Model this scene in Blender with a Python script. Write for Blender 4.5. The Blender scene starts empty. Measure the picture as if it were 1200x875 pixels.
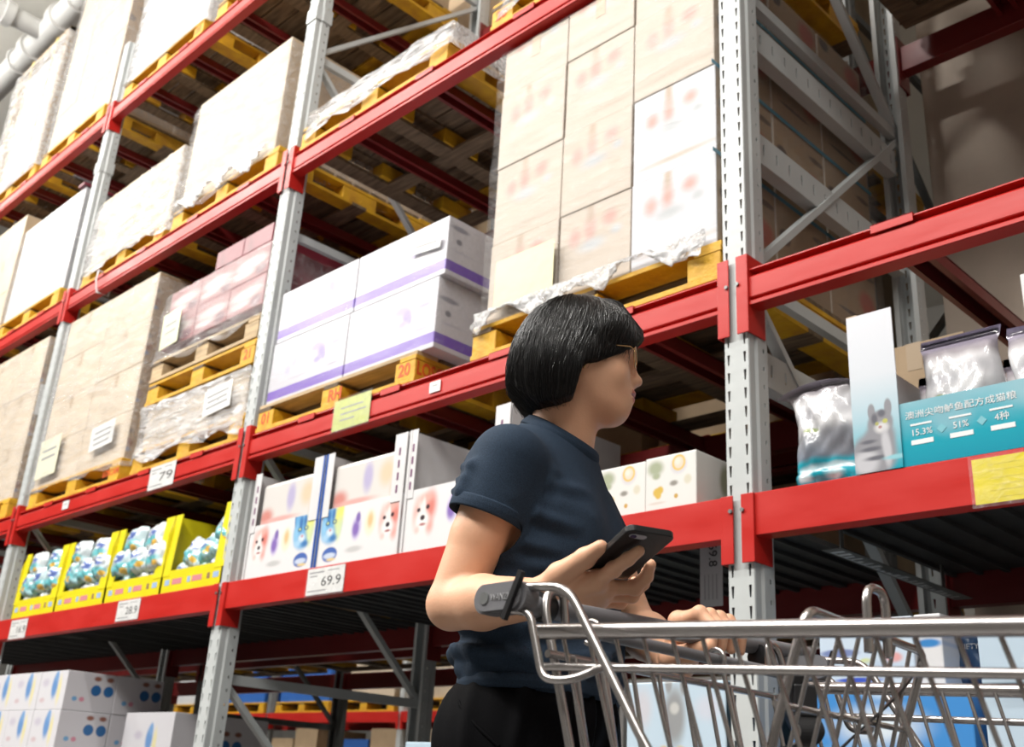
import bpy, bmesh, math, random
import numpy as np
from mathutils import Vector, Matrix, Euler
random.seed(7)
RNG = np.random.default_rng(7)
SC = bpy.context.scene
COL = SC.collection
PI = math.pi

# ------------------------------------------------------------------ materials
def new_mat(name):
    m = bpy.data.materials.new(name); m.use_nodes = True
    nt = m.node_tree
    return m, nt, nt.nodes['Principled BSDF']

def c4(c): return (c[0], c[1], c[2], 1.0)

def plain(name, col, rough=.5, metal=0., spec=.5, coat=0., bump=0., bscale=60., var=0., vscale=8., stretch=None, alpha=1., sss=0., col2=None, k=.8):
    """procedural surface: colour with noise variation, noise bump"""
    col = tuple(x*k for x in col); col2 = tuple(x*k for x in col2) if col2 else None
    m, nt, b = new_mat(name)
    b.inputs['Roughness'].default_value = rough; b.inputs['Metallic'].default_value = metal
    b.inputs['Specular IOR Level'].default_value = spec; b.inputs['Coat Weight'].default_value = coat
    b.inputs['Coat Roughness'].default_value = .12
    b.inputs['Alpha'].default_value = alpha
    b.inputs['Base Color'].default_value = c4(col)
    if sss:
        b.inputs['Subsurface Weight'].default_value = sss
        b.inputs['Subsurface Radius'].default_value = (.012, .005, .003)
        b.inputs['Subsurface Scale'].default_value = 1.
    N = nt.nodes; L = nt.links
    tc = N.new('ShaderNodeTexCoord'); mp = N.new('ShaderNodeMapping')
    L.new(tc.outputs['Object'], mp.inputs['Vector'])
    if stretch: mp.inputs['Scale'].default_value = stretch
    if var > 0:
        nz = N.new('ShaderNodeTexNoise'); nz.inputs['Scale'].default_value = vscale; nz.inputs['Detail'].default_value = 5
        L.new(mp.outputs['Vector'], nz.inputs['Vector'])
        rp = N.new('ShaderNodeValToRGB')
        rp.color_ramp.elements[0].position = .32; rp.color_ramp.elements[1].position = .68
        d = col2 if col2 else tuple(max(0, x*(1-var)) for x in col)
        rp.color_ramp.elements[0].color = c4(d); rp.color_ramp.elements[1].color = c4(col if col2 else tuple(min(1, x*(1+var*.5)) for x in col))
        L.new(nz.outputs['Fac'], rp.inputs['Fac']); L.new(rp.outputs['Color'], b.inputs['Base Color'])
    if bump > 0:
        nb = N.new('ShaderNodeTexNoise'); nb.inputs['Scale'].default_value = bscale; nb.inputs['Detail'].default_value = 4
        L.new(mp.outputs['Vector'], nb.inputs['Vector'])
        bp = N.new('ShaderNodeBump'); bp.inputs['Strength'].default_value = bump; bp.inputs['Distance'].default_value = .01
        L.new(nb.outputs['Fac'], bp.inputs['Height']); L.new(bp.outputs['Normal'], b.inputs['Normal'])
    return m

def art_mat(name, base, spots, axis='xz', rough=.45, coat=.0, bands=()):
    """printed artwork: soft-edged ellipses laid over a base colour in object space.
    spots: (cx, cz, rx, rz, colour, softness)   bands: (axis 0/1, lo, hi, colour)"""
    dk = lambda c: tuple(x*.8 for x in c)
    base = dk(base); spots = [(a, b_, c, d, dk(e), f) for a, b_, c, d, e, f in spots]; bands = [(a, b_, c, dk(d)) for a, b_, c, d in bands]
    m, nt, b = new_mat(name); N = nt.nodes; L = nt.links
    b.inputs['Roughness'].default_value = rough; b.inputs['Coat Weight'].default_value = coat
    tc = N.new('ShaderNodeTexCoord'); sp = N.new('ShaderNodeSeparateXYZ'); L.new(tc.outputs['Object'], sp.inputs[0])
    o = {'x': 0, 'y': 1, 'z': 2}
    A = sp.outputs[o[axis[0]]]; B = sp.outputs[o[axis[1]]]
    cur = None
    def mth(op, a, v=None, w=None):
        n = N.new('ShaderNodeMath'); n.operation = op
        for i, q in enumerate((a, v, w)):
            if q is None: continue
            if isinstance(q, (int, float)): n.inputs[i].default_value = q
            else: L.new(q, n.inputs[i])
        return n.outputs[0]
    def lay(fac, col):
        nonlocal cur
        mx = N.new('ShaderNodeMix'); mx.data_type = 'RGBA'
        L.new(fac, mx.inputs['Factor'])
        if cur is None: mx.inputs['A'].default_value = c4(base)
        else: L.new(cur, mx.inputs['A'])
        mx.inputs['B'].default_value = c4(col)
        cur = mx.outputs['Result']
    for (ax, lo, hi, col) in bands:
        v = A if ax == 0 else B
        lay(mth('MULTIPLY', mth('GREATER_THAN', v, lo), mth('LESS_THAN', v, hi)), col)
    for (cx, cz, rx, rz, col, soft) in spots:
        dx = mth('DIVIDE', mth('SUBTRACT', A, cx), rx); dz = mth('DIVIDE', mth('SUBTRACT', B, cz), rz)
        r2 = mth('ADD', mth('MULTIPLY', dx, dx), mth('MULTIPLY', dz, dz))
        mr = N.new('ShaderNodeMapRange'); mr.interpolation_type = 'SMOOTHSTEP'
        L.new(mth('SQRT', r2), mr.inputs['Value'])
        mr.inputs['From Min'].default_value = 1-soft; mr.inputs['From Max'].default_value = 1+soft
        mr.inputs['To Min'].default_value = 1; mr.inputs['To Max'].default_value = 0
        lay(mr.outputs[0], col)
    if cur is not None: L.new(cur, b.inputs['Base Color'])
    else: b.inputs['Base Color'].default_value = c4(base)
    return m

# ------------------------------------------------------------------ mesh builder
class MB:
    def __init__(s): s.v = []; s.f = []; s.mi = []; s.sm = []
    def add(s, vs, fs, mi=0, smooth=False):
        o = len(s.v); s.v += [tuple(v) for v in vs]
        for f in fs:
            s.f.append(tuple(i+o for i in f)); s.mi.append(mi); s.sm.append(smooth)
        return s
    def box(s, lo, hi, mi=0, faces=None):
        x0, y0, z0 = lo; x1, y1, z1 = hi
        vs = [(x0,y0,z0),(x1,y0,z0),(x1,y1,z0),(x0,y1,z0),(x0,y0,z1),(x1,y0,z1),(x1,y1,z1),(x0,y1,z1)]
        fs = [(0,1,5,4),(1,2,6,5),(2,3,7,6),(3,0,4,7),(4,5,6,7),(3,2,1,0)]   # front -Y, right +X, back, left, top, bottom
        o = len(s.v); s.v += vs
        for k, f in enumerate(fs):
            s.f.append(tuple(i+o for i in f)); s.sm.append(False)
            s.mi.append(faces[k] if faces else mi)
        return s
    def obox(s, c, ax, ay, az, mi=0):
        """oriented box: centre + three half-axis vectors"""
        c = Vector(c); ax, ay, az = Vector(ax), Vector(ay), Vector(az)
        vs = [c-ax-ay-az, c+ax-ay-az, c+ax+ay-az, c-ax+ay-az, c-ax-ay+az, c+ax-ay+az, c+ax+ay+az, c-ax+ay+az]
        return s.add(vs, [(0,1,5,4),(1,2,6,5),(2,3,7,6),(3,0,4,7),(4,5,6,7),(3,2,1,0)], mi)
    def bar(s, a, b, w, h, up=(0,0,1), mi=0):
        a = Vector(a); b = Vector(b); d = (b-a); l = d.length; d.normalize()
        u = Vector(up); sd = d.cross(u).normalized(); u = sd.cross(d)
        return s.obox((a+b)/2, d*l/2, sd*w/2, u*h/2, mi)
    def prism(s, prof, x0, x1, mi=0):
        """profile (y,z) extruded along X"""
        n = len(prof)
        vs = [(x0, y, z) for y, z in prof]+[(x1, y, z) for y, z in prof]
        fs = [(i, (i+1) % n, n+(i+1) % n, n+i) for i in range(n)]
        s.add(vs, fs, mi); s.add(vs, [tuple(range(n))[::-1], tuple(range(n, 2*n))], mi)
        return s
    def tube(s, pts, r, seg=10, mi=0, caps=True, closed=False):
        pts = [Vector(p) for p in pts]; n = len(pts)
        rs = r if isinstance(r, (list, tuple)) else [r]*n
        prev = None; vs = []
        for i, p in enumerate(pts):
            if closed: t = (pts[(i+1) % n]-pts[i-1])
            else: t = pts[min(i+1, n-1)]-pts[max(i-1, 0)]
            t.normalize()
            if prev is None:
                q = Vector((0,0,1)) if abs(t.z) < .9 else Vector((1,0,0))
                a = t.cross(q).normalized()
            else:
                a = prev-t*prev.dot(t)
                a.normalize()
            prev = a; b = t.cross(a)
            for k in range(seg):
                w = 2*PI*k/seg; vs.append(p+(a*math.cos(w)+b*math.sin(w))*rs[i])
        fs = []
        for i in range(n if closed else n-1):
            for k in range(seg):
                k2 = (k+1) % seg; j = (i+1) % n
                fs.append((i*seg+k, i*seg+k2, j*seg+k2, j*seg+k))
        s.add(vs, fs, mi, True)
        if caps and not closed:
            s.add(vs[:seg], [tuple(range(seg))[::-1]], mi); s.add(vs[-seg:], [tuple(range(seg))], mi)
        return s
    def grid(s, P, mi=0, smooth=True, wrap_u=False):
        """P[i][j] -> surface"""
        n = len(P); m = len(P[0]); vs = [p for row in P for p in row]
        fs = []
        for i in range(n-1):
            for j in range(m if wrap_u else m-1):
                j2 = (j+1) % m
                fs.append((i*m+j, i*m+j2, (i+1)*m+j2, (i+1)*m+j))
        return s.add(vs, fs, mi, smooth)
    def mesh(s, name, mats):
        me = bpy.data.meshes.new(name)
        me.from_pydata(s.v, [], s.f)
        if not isinstance(mats, (list, tuple)): mats = [mats]
        for m in mats: me.materials.append(m)
        me.polygons.foreach_set('material_index', s.mi); me.polygons.foreach_set('use_smooth', s.sm)
        me.update(); return me
    def build(s, name, mats, parent=None, loc=(0,0,0), rot=(0,0,0), bevel=0., weld=False):
        me = s.mesh(name, mats)
        if weld:
            bm = bmesh.new(); bm.from_mesh(me); bmesh.ops.remove_doubles(bm, verts=bm.verts, dist=1e-5)
            bmesh.ops.recalc_face_normals(bm, faces=bm.faces); bm.to_mesh(me); bm.free()
        o = bpy.data.objects.new(name, me); COL.objects.link(o)
        o.location = loc; o.rotation_euler = rot
        if parent: o.parent = parent
        if bevel:
            b = o.modifiers.new('bevel', 'BEVEL'); b.width = bevel; b.segments = 2; b.limit_method = 'ANGLE'; b.harden_normals = False
        return o

def fillet(pts, r, n=5):
    """rounds the corners of a polyline"""
    pts = [Vector(p) for p in pts]; out = [pts[0]]
    for i in range(1, len(pts)-1):
        a, p, b = pts[i-1], pts[i], pts[i+1]
        da = (a-p); db = (b-p); rr = min(r, da.length*.49, db.length*.49)
        s = p+da.normalized()*rr; e = p+db.normalized()*rr
        for k in range(n+1):
            t = k/n; out.append(s*(1-t)**2+p*2*t*(1-t)+e*t*t)
    out.append(pts[-1]); return out

def thing(name, label, cat, loc=(0,0,0), rotz=0., group=None):
    o = bpy.data.objects.new(name, None); COL.objects.link(o)
    o.location = loc; o.rotation_euler = (0,0,rotz); o.empty_display_size = .1
    return tag(o, label, cat, group)
def tag(o, label, cat, group=None, kind=None):
    o['label'] = label; o['category'] = cat
    if group: o['group'] = group
    if kind: o['kind'] = kind
    return o
def struct(o): o['kind'] = 'structure'; return o
def dup(root, loc, rotz=None, label=None, group=None):
    r = root.copy(); COL.objects.link(r); r.location = loc
    if rotz is not None: r.rotation_euler = (0,0,rotz)
    if label: r['label'] = label
    if group: r['group'] = group
    for ch in list(root.children):
        c = ch.copy(); COL.objects.link(c); c.parent = r
        for g in list(ch.children):
            d = g.copy(); COL.objects.link(d); d.parent = c
    return r
WARN = []
def label_check():
    seen = {}
    for o in COL.objects:
        if o.parent or 'label' not in o: continue
        n = len(o['label'].split())
        if n > 16 or n < 4: print('LABEL', n, o['label'])
        seen.setdefault(o['label'], []).append(o.name)
    for k, v in seen.items():
        if len(v) > 1: print('DUPL', k, v)
ORD = ['first','second','third','fourth','fifth','sixth','seventh','eighth','ninth','tenth','eleventh','twelfth']
def lerp(a, b, t): return a+(b-a)*t

def text(name, body, size, mat, parent, loc, rot=(PI/2,0,0), thick=.0008, align='CENTER', width=None, shear=0., bold=0.):
    cu = bpy.data.curves.new(name, 'FONT'); cu.body = body; cu.size = size; cu.extrude = thick
    cu.align_x = align; cu.align_y = 'CENTER'; cu.shear = shear; cu.offset = size*bold; cu.resolution_u = 3
    t = bpy.data.objects.new(name, cu); COL.objects.link(t)
    bpy.context.view_layer.update()
    me = bpy.data.meshes.new_from_object(t.evaluated_get(bpy.context.evaluated_depsgraph_get()))
    bpy.data.objects.remove(t); bpy.data.curves.remove(cu)
    if width and len(me.vertices):
        xs = [v.co.x for v in me.vertices]; w = max(xs)-min(xs)
        if w > 0:
            for v in me.vertices: v.co.x *= width/w
    me.materials.clear(); me.materials.append(mat)
    o = bpy.data.objects.new(name, me); COL.objects.link(o)
    o.location = loc; o.rotation_euler = rot
    if parent: o.parent = parent
    return o

# ------------------------------------------------------------------ shared materials
M = {}
def steel_red(name, col):
    m, nt, b = new_mat(name); N = nt.nodes; L = nt.links
    tc = N.new('ShaderNodeTexCoord')
    mp = N.new('ShaderNodeMapping'); mp.inputs['Scale'].default_value = (1.0, 2.5, 4); L.new(tc.outputs['Object'], mp.inputs[0])
    nz = N.new('ShaderNodeTexNoise'); nz.inputs['Scale'].default_value = 3; nz.inputs['Detail'].default_value = 6; L.new(mp.outputs[0], nz.inputs[0])
    rp = N.new('ShaderNodeValToRGB'); rp.color_ramp.elements[0].position = .3; rp.color_ramp.elements[1].position = .75
    rp.color_ramp.elements[0].color = c4(col); rp.color_ramp.elements[1].color = c4(tuple(min(1, x*1.12+.008) for x in col))
    L.new(nz.outputs[0], rp.inputs[0]); L.new(rp.outputs[0], b.inputs['Base Color'])
    mr = N.new('ShaderNodeMapRange'); mr.inputs['To Min'].default_value = .22; mr.inputs['To Max'].default_value = .5
    L.new(nz.outputs[0], mr.inputs[0]); L.new(mr.outputs[0], b.inputs['Roughness'])
    b.inputs['Specular IOR Level'].default_value = .38
    n2 = N.new('ShaderNodeTexNoise'); n2.inputs['Scale'].default_value = 4; L.new(mp.outputs[0], n2.inputs[0])
    bp = N.new('ShaderNodeBump'); bp.inputs['Strength'].default_value = .07; bp.inputs['Distance'].default_value = .01
    L.new(n2.outputs[0], bp.inputs['Height']); L.new(bp.outputs[0], b.inputs['Normal'])
    return m
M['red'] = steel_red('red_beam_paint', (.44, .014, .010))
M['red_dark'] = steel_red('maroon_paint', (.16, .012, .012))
M['grey'] = plain('grey_upright_paint', (.60, .63, .63), .38, spec=.5, var=.10, vscale=3, bump=.1, bscale=25)
M['grey_dark'] = plain('dark_grey_steel', (.16, .165, .16), .5, var=.2, vscale=5)
M['galv'] = plain('galvanised_steel', (.30, .31, .31), .42, metal=.6, var=.25, vscale=9)
M['deck'] = plain('dull_deck_steel', (.07, .07, .07), .6, var=.3, vscale=6)
M['yellow'] = plain('yellow_pallet_paint', (.84, .48, .012), .6, var=.30, vscale=9, bump=.5, bscale=40, col2=(.62, .31, .02))
M['wood'] = plain('pallet_wood', (.36, .22, .10), .75, var=.45, vscale=6, bump=.5, bscale=30, stretch=(1, 8, 8))
M['wood_pale'] = plain('pale_wood', (.62, .45, .26), .7, var=.3, vscale=6, bump=.4, bscale=30, stretch=(1, 8, 8))
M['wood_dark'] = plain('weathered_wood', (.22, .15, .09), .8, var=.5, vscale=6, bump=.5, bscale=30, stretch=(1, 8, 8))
M['card'] = plain('brown_cardboard', (.56, .41, .26), .6, spec=.35, var=.12, vscale=4, bump=.15, bscale=14)
M['card_pale'] = plain('pale_cardboard', (.70, .58, .44), .55, spec=.4, var=.10, vscale=4, bump=.15, bscale=14)
M['tape'] = plain('packing_tape', (.60, .47, .33), .3, spec=.5)
M['white_card'] = plain('white_carton', (.78, .77, .78), .4, var=.05, vscale=5)
M['lilac_card'] = plain('lilac_carton', (.70, .68, .76), .35, var=.06, vscale=5)
M['purple'] = plain('purple_print', (.19, .09, .52), .35)
M['paper'] = plain('white_paper', (.85, .85, .84), .35, spec=.5, bump=.25, bscale=18)
M['paper_yellow'] = plain('lime_paper', (.60, .66, .20), .3, bump=.1, bscale=20)
M['tag_yellow'] = plain('bright_yellow_paper', (.84, .70, .005), .35, var=.06, vscale=14)
M['ink'] = plain('black_ink', (.02, .02, .025), .5)
M['ink_grey'] = plain('grey_ink', (.35, .35, .36), .5)
M['orange_ink'] = plain('orange_stencil', (.75, .10, .01), .6, var=.3, vscale=30)
M['black'] = plain('black_plastic', (.012, .012, .014), .4)
M['chrome'] = plain('zinc_plated_wire', (.60, .57, .56), .26, metal=.95, spec=.6, var=.1, vscale=30)
M['handle'] = plain('grey_handle_plastic', (.20, .20, .215), .38, bump=.05, bscale=90)

def film_mat(name, alpha, streak=(1.0, 6., 6.), rough=.12):
    m, nt, b = new_mat(name); N = nt.nodes; L = nt.links
    b.inputs['Base Color'].default_value = (.72, .72, .73, 1); b.inputs['Roughness'].default_value = rough
    b.inputs['Specular IOR Level'].default_value = 1.0; b.inputs['IOR'].default_value = 1.5
    tc = N.new('ShaderNodeTexCoord'); mp = N.new('ShaderNodeMapping'); mp.inputs['Scale'].default_value = streak
    mp.inputs['Rotation'].default_value = (.0, .5, .0)
    L.new(tc.outputs['Object'], mp.inputs[0])
    nz = N.new('ShaderNodeTexNoise'); nz.inputs['Scale'].default_value = 5; nz.inputs['Detail'].default_value = 7; nz.inputs['Distortion'].default_value = 1.4
    L.new(mp.outputs[0], nz.inputs[0])
    bp = N.new('ShaderNodeBump'); bp.inputs['Strength'].default_value = .7; bp.inputs['Distance'].default_value = .03
    L.new(nz.outputs[0], bp.inputs['Height']); L.new(bp.outputs[0], b.inputs['Normal'])
    mr = N.new('ShaderNodeMapRange'); mr.inputs['From Min'].default_value = .35; mr.inputs['From Max'].default_value = .7
    mr.inputs['To Min'].default_value = alpha*.45; mr.inputs['To Max'].default_value = min(1, alpha*1.9)
    L.new(nz.outputs[0], mr.inputs[0]); L.new(mr.outputs[0], b.inputs['Alpha'])
    return m
M['film'] = film_mat('stretch_film', .20)
M['film_clear'] = film_mat('clear_stretch_film', .09)
M['film_thick'] = film_mat('layered_stretch_film', .45)
M['sleeve'] = film_mat('clear_sleeve', .05, (3, 3, 3), .1)
M['film_loose'] = film_mat('crumpled_film', .5, (5, 5, 5), .08)
# ------------------------------------------------------------------ the rack
FX = [-8.1, -5.4, -2.7, 0.0, 2.7]
LV = [1.654, 2.339, 3.880, 5.433]          # tops of the front beams
DEPTH = 1.256
PITCH = .0563
BAYN = ['farthest left bay', 'yellow tray bay', 'bay behind woman', 'bay right of big upright']
LVN = ['lowest', 'second', 'third', 'topmost']

def post_mb(h):
    """slotted rack post, open at the back (front face at y=0 looking to -Y)"""
    mb = MB(); n = int(h/PITCH)
    rows = []                                 # (z, slot half width at this row)
    for i in range(n):
        z = i*PITCH
        rows += [(z, 0), (z+.013, .0022), (z+.046, .0046)]
    rows.append((n*PITCH, 0))
    # columns on the front face
    def xs(w):
        a = w if w else .0035
        return [-.040, -.0275-a, -.0275+a, .0275-a, .0275+a, .040]
    P = [[(x, 0 if abs(x) > .0399 else 0.0, z) for x in xs(w)] for z, w in rows]
    vs = [p for r in P for p in r]; fs = []
    for i in range(len(rows)-1):
        hole = (i % 3) == 1
        for j in range(5):
            if hole and j in (1, 3): continue
            fs.append((i*6+j, i*6+j+1, (i+1)*6+j+1, (i+1)*6+j))
    mb.add(vs, fs)
    # side walls with one line of small holes, then the return lips
    prof = [(.040, 0), (.042, .004), (.042, .030), (.048, .038), (.048, .064), (.048, .072), (.048, .088), (.028, .088), (.028, .080)]
    for sgn in (1, -1):
        m = len(prof)
        vs = [(sgn*x, y, z) for z, w in rows for x, y in prof]; fs = []
        for i in range(len(rows)-1):
            for j in range(m-1):
                if j == 4 and i % 3 == 0: continue
                f = (i*m+j, i*m+j+1, (i+1)*m+j+1, (i+1)*m+j)
                fs.append(f if sgn > 0 else f[::-1])
        mb.add(vs, fs)
    return mb
POST_H = 6.08
post_mesh = post_mb(POST_H).mesh('front_post', M['grey'])
def place_mesh(name, me, parent, loc, rotz=0., solid=.0022):
    o = bpy.data.objects.new(name, me); COL.objects.link(o); o.parent = parent; o.location = loc; o.rotation_euler = (0,0,rotz)
    if solid:
        s = o.modifiers.new('thickness', 'SOLIDIFY'); s.thickness = solid; s.offset = -1
    return o

def channel(mb, a, b, w=.028, h=.045, up=(1,0,0)):
    """C channel brace between two points"""
    mb.bar(a, b, w, h, up)

def upright_frame(x, y0, label, arms=False, splice=None, group=None, mat=None, cat='rack frame', solid=.0022):
    t = thing('upright_frame', label, cat, (x, y0, 0), 0, group)
    mat = mat or M['grey']
    p = post_mesh
    if mat is not M['grey']:
        p = post_mesh.copy(); p.materials.clear(); p.materials.append(mat)
    place_mesh('front_post', p, t, (0,0,.01), 0, solid)
    place_mesh('rear_post', p, t, (0,DEPTH,.01), PI, solid)
    for yy in (0.0, DEPTH-.1):
        MB().box((-.075, yy-.03, 0), (.075, yy+.13, .01)).build('foot_plate', mat, t)
    zs = [.2, 1.25, 2.35, 3.45, 4.55, 5.65]; ya, yb = .06, DEPTH-.06
    for z in zs:
        mb = MB(); mb.bar((0, ya, z), (0, yb, z), .03, .042, (0,0,1)); mb.build('horizontal_brace', mat, t)
    dg = [((ya, 1.25), (yb, .2)), ((yb, 1.25), (ya, 2.33)), ((ya, 2.37), (yb, 3.43)), ((yb, 3.47), (ya, 4.53)), ((ya, 4.57), (yb, 5.63))]
    for (a, b) in dg:
        mb = MB(); mb.bar((0, a[0], a[1]), (0, b[0], b[1]), .024, .036, (1,0,0)); mb.build('diagonal_brace', mat, t)
    if arms:
        for z in (3.30, 2.855, 2.075):
            mb = MB(); y1, y2 = .13, DEPTH-.10; xx = .012; hh = .055
            # slotted face towards +X, built as a grid with real slots
            n = 13; st = (y2-y1)/n; ys = []
            for i in range(n): ys += [y1+i*st, y1+i*st+st*.42, y1+i*st+st*.52]
            ys.append(y2); zz = [z-hh, z-.018, z+.022, z+hh]
            vs = [(xx, y, q) for q in zz for y in ys]; m = len(ys); fs = []
            for a in range(3):
                for b in range(m-1):
                    if a == 1 and b % 3 == 1: continue
                    fs.append((a*m+b, a*m+b+1, (a+1)*m+b+1, (a+1)*m+b))
            mb.add(vs, fs)
            for q, s in ((z-hh, -1), (z+hh, 1)):
                mb.add([(xx, y1, q), (xx, y2, q), (xx-.045, y2, q), (xx-.045, y1, q)], [(0,1,2,3)])
                mb.add([(xx-.045, y1, q), (xx-.045, y2, q), (xx-.045, y2, q-s*.03), (xx-.045, y1, q-s*.03)], [(0,1,2,3)])
            o = mb.build('slotted_rail', M['grey'], t)
            s = o.modifiers.new('thickness', 'SOLIDIFY'); s.thickness = .002; s.offset = 0
    if splice:
        mb = MB(); z0, z1 = splice, splice+.09; q = [(-.044,-.004), (.044,-.004), (.047,.03), (.053,.04), (.053,.093), (-.053,.093), (-.053,.04), (-.047,.03)]
        vs = [(x_, y_, z0) for x_, y_ in q]+[(x_, y_, z1) for x_, y_ in q]
        mb.add(vs, [(i, (i+1) % 8, 8+(i+1) % 8, 8+i) for i in range(8)])
        o = mb.build('splice_sleeve', M['grey'], t)
        s = o.modifiers.new('thickness', 'SOLIDIFY'); s.thickness = .003; s.offset = 1
    return t

fl = ['grey slotted upright frame farthest left, beside the wrapped carton loads', 'grey slotted upright frame left of the yellow trays of wipes',
      'grey slotted upright frame between the yellow trays and the pet pad boxes', 'large grey slotted upright frame right of the woman, nearest the camera',
      'grey slotted upright frame at the far right end of the rack']
for i, x in enumerate(FX):
    upright_frame(x, 0, fl[i], arms=(i == 3), splice={1: 4.88, 2: 4.76}.get(i), group='upright frames of the front rack')

def beam_thing(x0, x1, y, ztop, kind, label, mat, flip=False, group=None):
    """front beam: kind 'box' (lowest level) or 'rolled'"""
    t = thing('rack_beam', label, 'beam', ((x0+x1)/2, y, ztop), PI if flip else 0, group)
    w = (x1-x0)/2-.053
    if kind == 'box': prof = [(-.007,-.002), (-.005,0), (.046,0), (.048,-.002), (.048,-.118), (-.005,-.118), (-.007,-.116)]
    else: prof = [(-.004,.0), (-.005,-.004), (.024,-.006), (.024,-.0205), (-.001,-.024), (-.006,-.030), (-.006,-.092), (-.004,-.095), (.016,-.097), (.016,-.104), (-.006,-.1055), (-.008,-.108), (-.008,-.118), (-.005,-.12), (.048,-.12), (.05,-.118), (.05,0)]
    MB().prism(prof[::-1], -w, w).build('beam_body', mat, t)
    up, dn = (.0, .19) if kind == 'box' else (.048, .205)
    for s in (-1, 1):
        mb = MB(); e = s*(w+.004)
        mb.box((min(e, e+s*.036), -.016, -dn), (max(e, e+s*.036), -.011, up))
        mb.box((min(e-s*.004, e+s*.002), -.016, -dn), (max(e-s*.004, e+s*.002), .075, up))
        o = mb.build('end_connector', mat, t, bevel=.0015)
        MB().tube([(e+s*.03, -.0165, -.045), (e+s*.03, -.022, -.045)], .006, 8).build('lock_pin', M['galv'], o)
    return t

GX = 'front beams of the rack'
for b in range(4):
    x0, x1 = FX[b], FX[b+1]
    for l in range(4):
        k = 'box' if l == 0 else 'rolled'
        beam_thing(x0, x1, 0, LV[l], k, f'glossy red front beam of the {LVN[l]} level, {BAYN[b]}', M['red'], False, GX)
        if l == 0:
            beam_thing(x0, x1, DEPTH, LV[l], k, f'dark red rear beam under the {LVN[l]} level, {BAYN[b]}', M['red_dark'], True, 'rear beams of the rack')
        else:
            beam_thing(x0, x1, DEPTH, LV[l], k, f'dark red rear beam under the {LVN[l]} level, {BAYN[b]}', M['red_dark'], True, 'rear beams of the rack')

# cross bars that carry the pallets, hooked over the beams with a small tab
xbar = None
for b in range(4):
    offs = [.50, 1.08, 1.71, 2.26]
    for l in (1, 2, 3):
        for i, o in enumerate(offs):
            lab = f'maroon pallet support bar, {ORD[i]} from left, {LVN[l]} level, {BAYN[b]}'
            if xbar is None:
                xbar = thing('pallet_support_bar', lab, 'support bar', (FX[b]+o, 0, LV[l]), 0, 'pallet support bars')
                mb = MB(); mb.box((-.028, .052, -.062), (-.022, DEPTH-.052, -.004)); mb.box((.022, .052, -.062), (.028, DEPTH-.052, -.004)); mb.box((-.028, .052, -.008), (.028, DEPTH-.052, -.002))
                mb.box((-.04, .050, -.062), (-.022, DEPTH-.050, -.057)); mb.box((.022, .050, -.062), (.04, DEPTH-.050, -.057))
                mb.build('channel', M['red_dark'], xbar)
                for yy in (0, DEPTH):
                    s = 1 if yy == 0 else -1
                    m2 = MB(); m2.box((-.06, min(yy-s*.012, yy+s*.060), 0.0), (.06, max(yy-s*.012, yy+s*.060), .005)); m2.box((-.06, min(yy-s*.012, yy-s*.008), -.022), (.06, max(yy-s*.012, yy-s*.008), .005))
                    m2.build('hook_tab', M['red'], xbar, bevel=.0015)
            else: dup(xbar, (FX[b]+o, 0, LV[l]), 0, lab)

# ribbed steel decking of the lowest level
deck = None
for b in range(4):
    for i in range(9):
        x = FX[b]+.065+.286*i+.143
        lab = f'grey ribbed deck panel, {ORD[i]} from left, lowest level, {BAYN[b]}'
        if deck is None:
            deck = thing('deck_panel', lab, 'shelf panel', (x, 0, LV[0]), 0, 'steel deck panels')
            mb = MB(); mb.box((-.14, .05, -.006), (.14, DEPTH-.05, -.001))
            mb.build('panel', M['deck'], deck)
            for xx in (-.135, -.045, .045, .135):
                MB().box((xx-.008, .052, -.020), (xx+.008, DEPTH-.052, -.006)).build('rib', M['deck'], deck)
        else: dup(deck, (x, 0, LV[0]), 0, lab)

# ------------------------------------------------------------------ pallets
def pallet(x0, w, z, label, paint='yellow', depth=1.12, y0=.0, h=.135, top=None, group='pallets on the rack', marks=()):
    t = thing('pallet', label, 'pallet', (x0+w/2, y0+depth/2, z), 0, group)
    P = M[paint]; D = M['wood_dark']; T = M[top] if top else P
    hw, hd = w/2, depth/2; bt = .02; th = .018
    for k, yy in enumerate((-hd+.05, 0, hd-.05)):
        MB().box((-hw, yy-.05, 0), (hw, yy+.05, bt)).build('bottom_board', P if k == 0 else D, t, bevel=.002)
    for s in (-1, 0, 1):
        a = .0 if s else .0
        mb = MB(); mb.box((s*(hw-.05)-.05, -hd+.1, .001), (s*(hw-.05)+.05, -.05, bt-.001)); mb.box((s*(hw-.05)-.05, .05, .001), (s*(hw-.05)+.05, hd-.1, bt-.001))
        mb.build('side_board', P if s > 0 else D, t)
    for sx in (-1, 0, 1):
        for sy in (-1, 0, 1):
            cx = sx*(hw-.065); cy = sy*(hd-.122)
            MB().box((cx-.062, cy-.118, bt), (cx+.062, cy+.118, h-2*th)).build('block', P, t, bevel=.003)
    for s in (-1, 0, 1):
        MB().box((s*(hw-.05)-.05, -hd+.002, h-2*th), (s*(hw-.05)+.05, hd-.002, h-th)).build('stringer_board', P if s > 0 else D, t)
    mb = MB(); n = 9; st = depth/n
    for i in range(n):
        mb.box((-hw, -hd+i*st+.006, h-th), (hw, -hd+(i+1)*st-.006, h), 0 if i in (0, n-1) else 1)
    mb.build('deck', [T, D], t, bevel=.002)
    for (txt, cx, size, side) in marks:
        if side == 'front': text('stencilled_mark', txt, size, M['orange_ink'], t, (cx, -hd+.0035, bt+.04), (PI/2,0,0), .0006, bold=.025)
        else: text('stencilled_mark', txt, size, M['orange_ink'], t, (hw-.0025, -hd+cx, bt+.04), (PI/2,0,PI/2), .0006, width=.215, bold=.03)
    return t

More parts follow.
